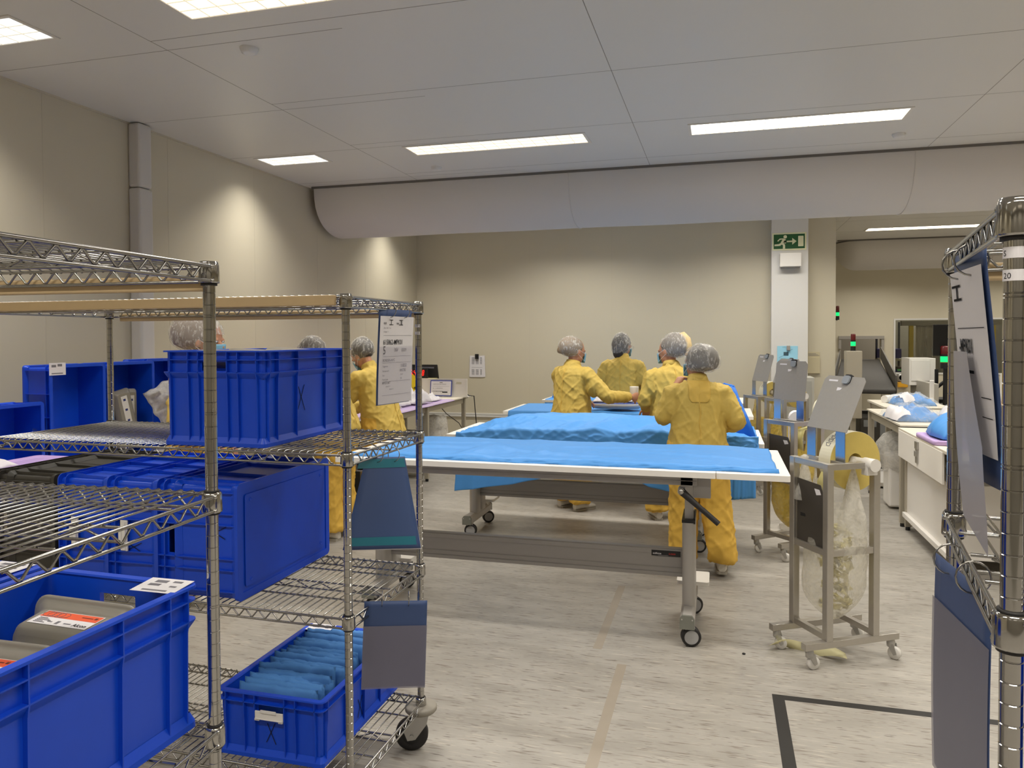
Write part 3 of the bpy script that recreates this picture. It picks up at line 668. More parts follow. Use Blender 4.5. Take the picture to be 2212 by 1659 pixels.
for k, (y, a) in enumerate(((2.21, 3), (2.37, -4), (2.58, 6))): tray_box('instrument_box', ('pale grey instrument box rim showing above the large blue crate at its near end', 'pale grey instrument box rim in the middle above the large blue crate', 'pale grey instrument box rim at the far end above the large blue crate')[k], (-1.62+.012*k, y, 1.512), (R(a), R(1+k), R(4-5*k)), .31, .15, .03, lab=False)
M_glab = mat('box_label_white', '#D8D5D2', .6)
def small_box(label, loc, rot, w, h, d):
    t = thing('lens_box', label, 'box', loc, rot, 'grey boxes in the standing crate')
    lo = lambda i, z: [(x, y, z) for x, y in rrect(w-2*i, h-2*i, .018, 4)]
    MB().loft([lo(.02, 0), lo(.004, d*.3), lo(0, d*.45), lo(0, d*.55), lo(.004, d*.7), lo(.022, d)], 0, True, True).build('shell', M_gbox, t, bevel=.001)
    mb = MB().box(-w*.16, -h*.36, d, w*.16, h*.36, d+.0008)
    for y in (-.26, 0, .24): mb.box(-w*.07, h*y, d+.0008, w*.06, h*y+.014, d+.0012, 1)
    mb.build('label_sticker', [M_glab, mat('label_navy', '#22306E', .6)], t); return t
small_box('grey box leaning on end in the standing crate, largest of its pile', (-3.70, 3.945, zb+.29), (R(92), R(-14), R(78)), .13, .27, .07)
small_box('grey box standing upright behind the leaning one in the standing crate', (-3.74, 4.03, zb+.27), (R(90), 0, R(80)), .11, .30, .07)
for k, (y, z, lab) in enumerate(((3.85, .01, 'grey box lying at the bottom left of the standing crate'), (3.95, .01, 'grey box lying at the bottom middle of the standing crate'), (3.87, .10, 'grey box lying on top of the bottom left one in the standing crate'), (4.06, .02, 'grey box lying at the bottom right of the standing crate'))):
    small_box(lab, (-3.74, y, zb+z+.05), (R(90), 0, R(90)), .10, .085, .09)

# ---------------------------------------------------------------- blue wrapped packs
def pack_mesh(seed, w=.30, h=.150, d=.026):
    r_ = random.Random(seed); mb = MB(); nu, nv = 26, 12; F = []
    for s in (1, -1):
        F.append([[(w*(i/nu-.5)+.004*nz(i*.35, j*.4, seed), s*d*.5*(max(0, 1-(2*i/nu-1)**6)*max(0, 1-(2*j/nv-1)**4))**.5*(1+.5*nz(i*.28, j*.45, seed+s))+.0045*nz(i*.5, j*.2, seed*3.1), h*j/nv+.007*nz(i*.24, 9, seed)*(j/nv)+.004*nz(i*.8, j, seed)*(j == nv)) for i in range(nu+1)] for j in range(nv+1)])
    mb.grid(F[0]); mb.grid([r[::-1] for r in F[1]])
    return mb
protos = []
for k in range(19):
    y = 2.168+k*.0274
    loc = (-1.425+.012*math.sin(k*2.3), y, zB+.066+.006*math.sin(k*1.7)+(.008 if k > 4 else 0)); rot = (R(-9+4*math.sin(k*1.9)), R(1.5*math.sin(k)), R(3*math.sin(k*2.7)))
    lab = 'blue paper wrapped pack standing in the row in the bottom crate'
    if k < 4:
        o = pack_mesh(k*7+3).build('wrapped_pack', M_drape2, weld=True); tag(o, lab, 'pack', 'blue wrapped packs in the bottom crate'); protos.append(o)
    else:
        o = protos[(k*3) % 4].copy(); COL.objects.link(o)
    o.location = loc; o.rotation_euler = rot
# ---------------------------------------------------------------- height adjustable tables
def small_caster(T, par, r=.05, m2=None):
    mb = MB(); mb.T = T
    mb.cyl((0, 0, r+.055), (0, 0, r*2-.005), .012, n=12); mb.box(-.018, -.02, r*1.55, .03, .02, r*2+.002)
    for s in (-1, 1): mb.box(.005, s*.017-.002, r*.8, .03, s*.017+.002, r*1.7)
    mb.prism([(.03, r*1.5), (.055, r*1.2), (.06, r*.95), (.05, r*.9), (.03, r*1.25)], -.008, .008, 'xz')
    c = mb.build('caster', M_grey, par)
    mb = MB(); mb.T = T; x = .012
    for s in (-1, 1):
        mb.lathe([(.008, .004*s+.0), (r-.004, .003*s), (r, .006*s), (r, .017*s), (r-.006, .023*s), (r-.014, .0235*s)][::s], 28, 0, (x, 0, r), axis='y', cap=False)
        mb.lathe([(.0005, .0225*s), (r-.014, .0225*s)][::s], 28, 1, (x, 0, r), axis='y', cap=False)
    mb.build('wheel', [M_rub, m2 or mat('caster_hub_grey', '#A7A6A6', .45)], c)
def adj_table(label, x0, x1, yc, zt, wid=.84, pads=True, crank=True, xl=None, xr=None):
    t = thing('adjustable_table', label, 'table', ((x0+x1)/2, yc, 0)); o = (x0+x1)/2
    xl = (xl if xl is not None else x0+.13)-o; xr = (xr if xr is not None else x1-.48)-o; a, b = x0-o, x1-o; sp = -.05-o if x1 > -.05 else None
    for p, q in ((a, x1-.34-o), (x1-.34-o+.0015, b)):
        MB().prism([(x, y) for x, y in rrect(q-p, wid, .012, 4, (p+q)/2, 0)], zt-.028, zt).build('table_top', M_hdpe, t, bevel=.004, seg=3)
    mb = MB(); zb = zt-.028
    for y in (-wid/2+.09, wid/2-.09): mb.box(a+.1, y-.02, zb-.052, xr+.05, y+.02, zb); mb.box(a+.1, y-.023, zb-.03, xr+.05, y+.023, zb-.027)
    for x in (xl, xr): mb.box(x-.03, -wid/2+.07, zb-.06, x+.03, wid/2-.07, zb-.002)
    mb.box(xr+.03, -wid/2+.09, zb-.115, xr+.115, -wid/2+.16, zb-.001); mb.box(xr+.03, wid/2-.16, zb-.06, xr+.3, wid/2-.1, zb-.001)
    mb.build('top_frame', M_grey, t, bevel=.002)
    for x in (xl, xr):
        mb = MB()
        for s in (-1, 1): mb.loft([[(x+px, s*.068+py, z) for px, py in rrect(.066, .13, .03, 5)] for z in (.125, .61)], 0, True); mb.box(x-.034, s*.068-.066, .606, x+.034, s*.068+.066, .622, 1)
        mb.box(x-.02, -.1, .6, x+.024, .1, zb-.03); mb.box(x+.026, -.125, .6, x+.035, -.1, .67, 1)
        mb.build('column', [M_grey2, M_dark], t)
        mb = MB()
        mb.prism([(-.036, .105), (.036, .105), (.036, .15), (.022, .168), (-.022, .168), (-.036, .15)], -.27, .27, 'xz')
        for s in (-1, 1): mb.prism([(-.037, .10), (.037, .10), (.037, .152), (.024, .17), (-.024, .17), (-.037, .152)], s*.27, s*.285, 'xz', 1); mb.cyl((-.026, s*.287, .15), (-.026, s*.284, .15), .004, n=8); mb.cyl((.026, s*.287, .15), (.026, s*.284, .15), .004, n=8)
        mb.v = [(p[0]+x, p[1], p[2]) for p in mb.v]
        f = mb.build('foot', [M_grey2, mat('foot_cap_grey', '#77786F', .5)], t, bevel=.002)
        for s in (-1, 1): small_caster(Matrix.Translation((x+.005, s*.235, 0)) @ Matrix.Rotation(R(12 if s < 0 else 28), 4, 'Z'), t)
        if pads:
            MB().prism(rrect(.175, .2, .014, 4, x+.015, .2), .205, .225).cyl((x+.015, .2, .16), (x+.015, .2, .206), .016).build('foot_pad', M_hdpe, t, bevel=.003)
    mb = MB().box(xl+.03, -.02, .285, xr-.03, .02, .435)
    for z0, z1 in ((.285, .305), (.405, .43)): mb.box(xl+.03, -.026, z0, xr-.03, .026, z1)
    mb.box(xl+.03, -.024, .33, xr-.03, .024, .333)
    mb.build('crossbeam', M_grey, t, bevel=.002)
    if crank:
        y = -wid/2+.055; x = xr-.025; z = zb-.075
        mb = MB().cyl((x, y+.05, z), (x, y-.028, z), .017, n=18, mi=1); mb.tube([(x, y-.014, z), (x+.05, y-.02, z-.042), (x+.118, y-.024, z-.1)], [.02, .016, .0125], 12)
        mb.cyl((x+.1, y-.024, z-.083), (x+.178, y-.03, z-.148), .0135, n=14); mb.lathe([(.0001, -.001), (.012, -.001), (.0125, .003), (.0001, .003)], 16, 1, (x, y-.033, z), axis='y')
        mb.build('crank_handle', [M_rub, M_zinc], t)
        mb = MB().box(xr-.2, -.0275, .392, xr-.045, -.0265, .423); mb.T = fr((xr-.192, -.0282, .402), (1, 0, 0), (0, 0, 1), (0, -1, 0))
        mb.text('actiforce', .0125, Matrix(), 1, bold=.0004); mb.text('E-5600', .0125, Matrix.Translation((.085, 0, 0)), 2, bold=.0004)
        mb.T = Matrix(); mb.box(xr-.165, -.0279, .396, xr-.11, -.0276, .3968, 1)
        mb.build('maker_plate', [M_dark, M_paper, mat('plate_red', '#B02A22', .5)], t)
    return t
adj_table('white adjustable table nearest the camera with black crank handle', -2.055, .322, 4.145, .925, .84, xl=-1.93, xr=-.157)
adj_table('white adjustable table second from the camera, under bulky blue drapes', -2.05, .30, 5.88, .835, .84, xl=-1.93, xr=-.16, crank=False)
adj_table('white adjustable table third from the camera, under a flat blue drape', -2.09, .30, 7.6, .85, .84, xl=-1.93, xr=-.16, crank=False)
adj_table('white adjustable table farthest from the camera, close to the back wall', -2.02, .30, 9.0, .85, .84, xl=-1.9, xr=-.16, crank=False)

# ---------------------------------------------------------------- blue drapes
def ridge(x, y, s=0): return 1-abs(nz(x, y, s))*2
def q_(j, nv, nh): return j/nv if j <= nv else 1+(j-nv)/nh
def drape(label, x0, x1, y0, y1, zt, hang, h_top, nu=110, nv=34, nh=16, seed=1, fold=.02, mats=None, crisp=.0):
    """hang(u) gives how far the front skirt falls"""
    P = []
    for j in range(nv+nh+1):
        row = []
        for i in range(nu+1):
            u = i/nu; x = x0+(x1-x0)*u
            if j <= nv:
                v = j/nv; y = y1+(y0-y1)*v; z = zt+.004+h_top(u, v)*min(1, 8*min(u, 1-u)+.2); dy = 0
                if v > .97: z -= .002
            else:
                q = (j-nv)/nh; d = hang(u)*q; e = h_top(u, 1)
                y = y0-.006-.012*math.sin(q*2.6)-fold*q*(.5+nz(u*9+seed, q*1.2, seed))-.012*q*ridge(u*14, q*.7, seed+4); z = zt+.004+e*(1-q)*.9-d
            if crisp:
                k = max(0, ridge(u*13+v*2 if j <= nv else u*13+q*3+2, (v if j <= nv else 1+q)*2.6, seed+7))**3+.6*max(0, ridge(u*24-q_(j, nv, nh)*6, q_(j, nv, nh)*3, seed+9))**4
                if j <= nv: z += crisp*k*(.35+.65*v)
                else: y -= crisp*1.6*k*math.sin(PI*min(1, .15+q)); z += crisp*.4*k*(1-q)
            row.append((x+.010*nz(u*5, j*.06, seed), y, z))
        P.append(row)
    mb = MB(); mb.grid(P[::-1]); o = mb.build('blue_drape', mats or M_drape, solid=.0025); return tag(o, label, 'drape')
def cr(u, v, a, b, w, asp=2.5):          # 0..1 sharp crease along the segment a-b
    px, py, ax, ay, bx, by = u*asp, v, a[0]*asp, a[1], b[0]*asp, b[1]; dx, dy = bx-ax, by-ay; t = max(0, min(1, ((px-ax)*dx+(py-ay)*dy)/(dx*dx+dy*dy)))
    d = math.hypot(px-ax-t*dx, py-ay-t*dy); return max(0, 1-d/w)*(.4+.6*math.sin(PI*(.1+.8*t)))
def ht1(u, v):
    z = .010+.006*max(0, ridge(u*5+2, v*1.6, 3))**3
    z += .035*cr(u, v, (.30, .92), (.345, .45), .16)-.014*cr(u, v, (.285, .95), (.32, .5), .05)+.014*cr(u, v, (.0, .72), (.27, .55), .07)+.012*cr(u, v, (.36, .62), (.62, .8), .07)+.012*cr(u, v, (.6, .98), (.66, .8), .08)+.010*cr(u, v, (.66, .45), (.97, .62), .06)+.009*cr(u, v, (.5, .35), (.8, .3), .05)+.01*cr(u, v, (.42, .9), (.5, .55), .06)+.008*cr(u, v, (.08, .4), (.28, .25), .05)
    if v > .94: z += .007
    return z
drape('blue drape lying flat on the nearest table', -1.98, .272, 3.805, 4.545, .925, lambda u: .018, ht1, 200, 50, 10, seed=2, fold=.004, crisp=.004)
def ht2(u, v):
    h = .03+.055*math.exp(-((v-.50+.2*u)/.25)**2)*min(1, u*5)
    h += .10*cr(u, v, (.04, .62), (.45, .80), .20)-.05*cr(u, v, (.10, .50), (.44, .52), .12)+.07*cr(u, v, (.30, .25), (.62, .5), .3)+.09*cr(u, v, (.48, .98), (.56, .55), .16)+.08*cr(u, v, (.66, .98), (.80, .45), .22)-.04*cr(u, v, (.56, .95), (.66, .6), .12)
    h += .03*cr(u, v, (.2, .95), (.3, .7), .08)+.03*cr(u, v, (.36, .97), (.42, .8), .07)+.02*cr(u, v, (.1, .9), (.2, .75), .07)+.02*cr(u, v, (.12, .2), (.5, .1), .1)
    return h+.010*max(0, ridge(u*9, v*3, 5))**3
def hang2(u):
    K = ((0, .43), (.2, .36), (.36, .28), (.48, .20), (.58, .24), (.66, .33), (.72, .36), (.8, .34), (.9, .2), (1, .2))
    for (a, p), (b, q) in zip(K, K[1:]):
        if u <= b: return p+(q-p)*(u-a)/(b-a)
drape('bulky crumpled blue drape hanging over the front of the second table', -1.955, .262, 5.455, 6.27, .835, hang2, lambda u, v: .42*ht2(u, v)+.015+.03*min(1, u*5)+.03*(1-v)*min(1, u*8), 230, 70, 40, seed=5, fold=.05, crisp=.008)
o = drape('loose blue drape corner hanging to knee height at the right end of the second table', .02, .24, 5.43, 5.5, .835, lambda u: .40-.03*u, lambda u, v: .012, 24, 4, 20, seed=11, fold=.012)
mb = MB(); A, B, Cc, Dd = Vector((.03, 5.86, 1.235)), Vector((.105, 5.86, 1.215)), Vector((.255, 5.62, .862)), Vector((-.42, 5.72, .86))
mb.grid([[(A.lerp(B, i/16)).lerp(Dd.lerp(Cc, i/16), j/20)+Vector((0, .03*math.sin(i*.5+j*.2)*(j/20)*(1-j/20)*2-.05*math.sin(PI*j/20), .01*nz(i*.3, j*.3, 2))) for i in range(17)] for j in range(21)])
mb.grid([[Vector((.03+.075*i/8, 5.86-.02*j/5*(1+.3*nz(i, j)), 1.235-.02*i/8+.012*math.sin(PI*j/5)-.03*j/5)) for i in range(9)] for j in range(6)])
tag(mb.build('blue_drape', mat('drape_deep_blue', '#1F6BCE', .55, spec=.25, noise_amt=.03, noise_scale=8, bump=.1, bump_scale=10), solid=.002), 'deep blue drape flap raised upright behind the nearest person', 'drape')
drape('flat blue drape on the third table with a straight front skirt', -2.03, .24, 7.19, 8.0, .85, lambda u: .10+.02*u, lambda u, v: .008+.012*max(0, ridge(u*4, v*1.5, 7))**3+(.012 if u > .15 and .15 < v < .5 else 0), seed=8, fold=.006)
drape('blue drape on the farthest table near the back wall', -1.98, .2, 8.6, 9.38, .85, lambda u: .11, lambda u, v: .008+.006*max(0, ridge(u*5, v*2, 9))**3, 60, 14, 6, seed=9, fold=.006)
t = thing('folded_drape', 'folded stack of blue drapes at the left end of the farthest table', 'drape', (-1.83, 8.95, .862))
for k in range(4): MB().prism(rrect(.22-.012*k, .34-.02*k, .02, 4), .025*k, .025*k+.021).build('folded_layer', M_drape, t, bevel=.006, seg=2)
t = thing('folded_drape', 'folded blue drape on the farthest table right of the person facing the wall', 'drape', (-.66, 8.85, .862))
for k in range(2): MB().prism(rrect(.32, .3-.03*k, .02, 4), .026*k, .026*k+.022).build('folded_layer', M_drape, t, bevel=.006)

# ---------------------------------------------------------------- label roll stands
def film_mat(name, col, fac):
    m = bpy.data.materials.new(name); m.use_nodes = True; nt = m.node_tree; N, L = nt.nodes, nt.links
    b = N['Principled BSDF']; b.inputs['Base Color'].default_value = (*srgb(col), 1); b.inputs['Roughness'].default_value = .3
    tr = N.new('ShaderNodeBsdfTransparent'); mx = N.new('ShaderNodeMixShader'); tl = N.new('ShaderNodeBsdfTranslucent'); tl.inputs[0].default_value = (*srgb(col), 1); m2 = N.new('ShaderNodeMixShader'); m2.inputs[0].default_value = .4
    tc = N.new('ShaderNodeTexCoord'); n = N.new('ShaderNodeTexNoise'); n.inputs['Scale'].default_value = 22; n.inputs['Detail'].default_value = 4; n.inputs['Distortion'].default_value = 1.2; L.new(tc.outputs['Object'], n.inputs['Vector'])
    r = N.new('ShaderNodeMapRange'); r.inputs['From Min'].default_value = .35; r.inputs['From Max'].default_value = .7; r.inputs['To Min'].default_value = fac*.75; r.inputs['To Max'].default_value = min(1, fac*1.5); L.new(n.outputs['Fac'], r.inputs['Value'])
    bp = N.new('ShaderNodeBump'); bp.inputs['Strength'].default_value = .35; bp.inputs['Distance'].default_value = .02; L.new(n.outputs['Fac'], bp.inputs['Height']); L.new(bp.outputs[0], b.inputs['Normal'])
    L.new(b.outputs[0], m2.inputs[1]); L.new(tl.outputs[0], m2.inputs[2]); L.new(r.outputs[0], mx.inputs[0]); L.new(tr.outputs[0], mx.inputs[1]); L.new(m2.outputs[0], mx.inputs[2]); L.new(mx.outputs[0], N['Material Output'].inputs[0])
    return m
M_film = film_mat('bag_film', '#ECE8DC', .42); M_clearfilm = film_mat('clear_pack_film', '#F2F1EE', .22); M_filmy = film_mat('yellow_bag_film', '#D9C060', .75)
M_ribbon = mat('label_backing_ribbon', '#E6DA92', .45, noise_amt=.04)
def waste(parent, c, rad, z0, z1, seed, n=44):
    r_ = random.Random(seed)
    for k in range(n):
        mb = MB(); p = Vector((c[0]+r_.uniform(-1, 1)*rad*.55, c[1]+r_.uniform(-1, 1)*rad*.55, r_.uniform(z0, z1))); a = r_.uniform(0, 6.3); w = r_.uniform(.022, .036); pts = []
        for q in range(10):
            a += r_.uniform(-.9, .9); d = Vector((math.cos(a), math.sin(a), r_.uniform(-.8, .8)))*.032
            p = p+d; e = Vector((p.x-c[0], p.y-c[1], 0))
            if e.length > rad*.8: p -= e*.35
            p.z = min(max(p.z, z0), z1); pts.append((p.copy(), Vector((r_.uniform(-1, 1), r_.uniform(-1, 1), r_.uniform(.3, 1))).normalized()*w/2))
        mb.grid([[x-y, x+y] for x, y in pts]); yield mb
def bag(t, c, rad, z0, z1, film, seed, full=.6):
    mb = MB(); n = 40; rings = []; K = 26
    for k in range(K+1):
        q = k/K; ring = []
        for i in range(n):
            a = 2*PI*i/n; top = z1-(.20*(1-max(0, math.cos(2*(a-.6)))**2.5)); z = z0+(top-z0)*q
            rr = rad*(1.1*math.sin(min(1, q*3.2)*PI/2)**.7)*(1-.22*max(0, q-.35))*(1+.10*nz(math.cos(a)*1.7+seed, math.sin(a)*1.7, q*5)+.05*nz(a*3, q*9, seed))
            pull = max(0, q-.72)/.28; rr *= 1-.25*pull
            ring.append((c[0]+rr*math.cos(a)+.012*nz(q*4, seed, 1), c[1]+rr*math.sin(a), z))
        rings.append(ring)
    mb.loft(rings, 0, True, False); b = mb.build('bag', film)
    tag(b, 'x', 'bag'); b.location = t.location; b.rotation_euler = t.rotation_euler
    w = MB()
    for m in waste(b, c, rad*.78, z0+.075, z0+(z1-z0)*full, seed): w.add(m.v, m.f, 0, True)
    w.build('label_waste', M_ribbon, b, solid=.0006)['kind'] = 'stuff'
    return b
M_rollside = mat('roll_side_yellow', '#D9C26A', .6, noise_amt=.05, noise_scale=40, bump=.05, bump_scale=120)
M_rollface = mat('roll_paper_face', '#E5DFC6', .55)
def roll(t, c, r, th, core=.04):
    mb = MB(); x = c[0]; ax = 'x'
    mb.lathe([(core, -th/2), (r-.001, -th/2), (r, -th/2+.001), (r, th/2-.001), (r-.001, th/2), (core, th/2), (core, -th/2)], 56, 0, c, cap=False, axis='x', sm=False)
    k = len(mb.f)
    for i, f in enumerate(mb.f):
        rr = sum(math.hypot(mb.v[j][1]-c[1], mb.v[j][2]-c[2]) for j in f)/len(f)
        if rr > r-.0006: mb.m[i] = 1
    q = MB()
    for b in range(4):                                                  # marker doodles printed on the outer wrap
        a = 2.0+.16*b; s = lambda u, v: (x+u, c[1]+(r+.0006)*math.cos(a+v/r), c[2]+(r+.0006)*math.sin(a+v/r))
        for (u0, v0), (u1, v1) in (((-.02, 0), (.01, .0)), ((.01, 0), (.01, .016)), ((.01, .016), (-.012, .016)), ((-.012, .016), (-.02, 0))): q.bar(s(u0, v0), s(u1, v1), .002, .0012)
    mb.add(q.v, q.f, 2)
    return mb.build('label_roll', [M_rollside, M_rollface, mat('roll_print_navy', '#2A2C5A', .6)], t)
def stand(label, px, py, ang, rollr, rollc, tilt, blabel, film=None, strips=True, w=.255, d=.265, zt=.975, plate2=True, zring=.545, plate_h=.285, ribbon=False):
    t = thing('label_stand', label, 'stand', (px, py, 0), ang)
    s = .036
    for x, y in ((0, 0), (w, 0), (w, d)): MB().box(x-s/2, y-s/2, .125, x+s/2, y+s/2, zt).build('post', M_steel, t, bevel=.003)
    mb = MB()
    for z in (zt-.016, zring):
        MB().box(0, -s/2+.004, z-.015, w, s/2-.004, z+.0155).box(w-s/2+.004, 0, z-.015, w+s/2-.004, d, z+.0155).build('frame_bar', M_steel, t, bevel=.002)
    for y in (0, d): MB().box(0, y-.014, .125, w, y+.014, .155).build('base_bar', M_steel, t, bevel=.002)
    for x in (0, w):
        MB().box(x-.018, -.135, .095, x+.018, d+.135, .127).build('foot_bar', M_steel, t, bevel=.002)
        for y in (-.1, d+.1):
            T = Matrix.Translation((x, y, 0)) @ Matrix.Rotation(R(rnd.uniform(20, 120)), 4, 'Z'); mb = MB(); mb.T = T
            mb.lathe([(.016, .097), (.02, .084), (.019, .06), (.012, .055)], 16); 
            for q in (-1, 1): mb.prism([(-.014, .075), (.02, .075), (.032, .03), (.018, .022)], q*.015, q*.018, 'xz')
            c = mb.build('caster', M_zinc, t); mb = MB(); mb.T = T
            mb.lathe([(.004, -.012), (.028, -.012), (.031, -.008), (.031, .008), (.028, .012), (.004, .012)], 20, 0, (.018, 0, .031), axis='y'); mb.build('wheel', mat('wheel_white_nylon', '#D9D6D0', .4), c)
    y = .09; zp = 1.12; a = tilt; up = Vector((0, math.sin(a), math.cos(a)))
    for x0 in (-.02, w-.062):
        MB().box(x0, y-.002, zt-.02, x0+.066, y+.002, zp).build('support_strip', mat('strip_bright_steel', '#B4BAC4', .18, metal=1.), t, bevel=.0008)
    MB().box(-.02, y-.01, zt-.015, w+.01, y+.016, zt).build('rear_bar', M_steel, t, bevel=.001)
    mb = MB(); mb.T = fr((w/2-.005, y, zp), (1, 0, 0), up, (0, -math.cos(a), math.sin(a)))
    hw = .146; mb.prism([(-hw, 0), (hw, 0), (hw, plate_h-.02), (hw-.02, plate_h), (-hw+.02, plate_h), (-hw, plate_h-.02)], -.0012, .0012)
    pl = mb.build('sloped_plate', M_steeld, t)
    mb = MB(); mb.T = fr((w/2-.005, y, zp), (1, 0, 0), up, (0, -math.cos(a), math.sin(a)))
    mb.prism(rrect(.046, .042, .012, 4, .02, plate_h-.02), .004, .013); mb.prism(rrect(.052, .05, .012, 4, .02, plate_h-.014), -.008, .004, 'xy', 1)
    mb.build('clip', [mat('clip_grey', '#8E949B', .35), M_dark], pl, bevel=.002)
    if strips:
        mb = MB(); mb.T = fr((w/2-.005, y, zp), (1, 0, 0), up, (0, -math.cos(a), math.sin(a)))
        mb.box(-.11, plate_h-.03, .0013, -.045, plate_h-.021, .0018); mb.prism([(-.03, plate_h-.06), (.004, plate_h-.062), (-.005, plate_h-.074), (-.03, plate_h-.078)], .0013, .0018); mb.build('tape_remnant', M_paper, pl)
    if rollr:
        th = .085; rl = roll(t, rollc, rollr, th); x = rollc[0]
        mb = MB().cyl((x-.08, rollc[1], rollc[2]), (w+.045, rollc[1], rollc[2]), .024, n=20); mb.cyl((w-.02, rollc[1], rollc[2]), (w+.05, rollc[1], rollc[2]), .031, n=20); mb.box(w-.012, rollc[1]-.03, rollc[2]-.05, w+.03, rollc[1]+.03, rollc[2])
        mb.build('spindle', M_wplas, t, bevel=.002)
        mb = MB(); mb.box(w-.006, rollc[1]-.012, zt-.02, w+.006, rollc[1]+.012, rollc[2]); mb.build('spindle_bracket', M_steel, t)
        xx, yy, zz = rollc                                                  # the peeled backing runs down from the roll into the bag
        pts = [(yy-rollr*math.cos(.3+.25*k), zz+rollr*math.sin(-.3-.25*k)) for k in range(3)]+[(.09, zt-.06), (.075, zt-.12), (.085, zt-.2)]
        MB().grid([[(xx-.034+.02*math.sin(k), a_, b_), (xx+.034+.01*math.sin(k), a_, b_)] for k, (a_, b_) in enumerate(pts)]).build('backing_ribbon', M_ribbon, t, solid=.0005)
    if plate2:
        mb = MB(); mb.prism([(.022, zring+.016), (w-.02, zring+.016), (w-.02, .80), (w-.055, .862), (.022, .87)], -.0015, .0015, 'xz'); mb.prism([(w-.10, .838), (w-.062, .838), (w-.05, .815), (w-.085, .808)], -.0018, -.0012, 'xz', 1); mb.prism([(.05, .70), (.085, .70), (.09, .685), (.05, .682)], -.0018, -.0012, 'xz', 2)
        mb.build('side_plate', [mat('dark_steel_plate', '#5B5650', .45, metal=.5), M_paper, M_dark], t)
    b = bag(t, (w*.52, d*.5), .135, .17, .94, film or M_film, int(px*100)+3)
    b['label'] = blabel
    if not film:
        for ax, ay, z1, rm in ((w-.01, d*.62, .62, .075), (w*.18, .04, .76, .06)):
            mb = MB(); K = 22; n = 22
            mb.loft([[(ax-.02+(.004+(rm*((q-.12)/.88)**.8 if q > .12 else .018*math.sin(q/.12*PI)))*(1+.28*nz(math.cos(2*PI*i/n)*2, math.sin(2*PI*i/n)*2, q*3+ax)+.12*math.sin(5*2*PI*i/n+q*3))*math.cos(2*PI*i/n), ay+(.004+(rm*.8*((q-.12)/.88)**.8 if q > .12 else .018*math.sin(q/.12*PI)))*(1+.28*nz(math.cos(2*PI*i/n)*2, math.sin(2*PI*i/n)*2, q*3)+.12*math.sin(4*2*PI*i/n+q*2))*math.sin(2*PI*i/n), .985-(.985-z1)*q) for i in range(n)] for q in [k/K for k in range(K+1)]], 0, True, False)
            mb.build('knot', film_mat('bag_knot_film', '#EFECE4', .55), b)
    return t
S1 = stand('steel label stand with large yellow label roll, nearest on the right', .368, 4.045, R(-59), .148, (.125, .225, .962), R(24), 'clear plastic bag of yellow label waste hanging in the nearest stand')
stand('steel label stand behind the right end of the nearest table', .337, 5.82, R(-48), .105, (.235, .35, 1.03), R(6), 'yellow plastic bag of label waste hanging in the second stand', M_filmy)
stand('steel label stand farthest left with a slanted plate against the cream wall', .262, 8.25, R(-62), .115, (.12, .22, 1.0), R(16), 'pale bag hanging in the stand farthest left', M_filmy, plate2=False)
stand('steel label stand with only its plate showing below the light blue note', .455, 7.9, R(-55), .12, (.13, .22, 1.0), R(20), 'pale bag hanging in the stand below the light blue note', M_filmy, plate2=False, plate_h=.255)
t = thing('paper_roll', 'white paper roll with a strip hanging down behind the second stand', 'roll', (.60, 6.5, 0))
mb = MB().cyl((0, -.06, .92), (0, .06, .92), .055, n=24); mb.box(-.056, -.06, .55, -.054, .06, .92).build('paper', M_paper, t); MB().cyl((0, 0, 0), (0, 0, .875), .012, n=10).box(-.12, -.1, 0, .12, .1, .02).build('stand', M_steel, t)
# extra roll standing beside the second stand, curled ribbon and crumb on the floor
mb = MB(); pts = []
for k in range(26):
    q = k/25; c = Vector((.235+.36*q, 3.95+.05*math.sin(q*4), .022+.012*math.sin(q*9))); a = .5+2.6*q; w = .04*(1-.6*abs(q-.4)**2)*(math.sin(PI*min(1, q*6+.05)/2))
    pts.append([c+Vector((0, -math.cos(a)*w, math.sin(a)*w*.7)), c+Vector((0, math.cos(a)*w, -math.sin(a)*w*.7))])
mb.grid(pts); tag(mb.build('ribbon', mat('ribbon_pale', '#DDD6A8', .5), solid=.0006), 'curled pale yellow backing strip lying on the floor under the nearest stand', 'ribbon')
mb = MB().ell((.118, 3.87, .004), (.009, .007, .005), 7, 5); tag(mb.build('floor_debris', M_dark), 'tiny dark crumb on the floor left of the nearest stand', 'debris')
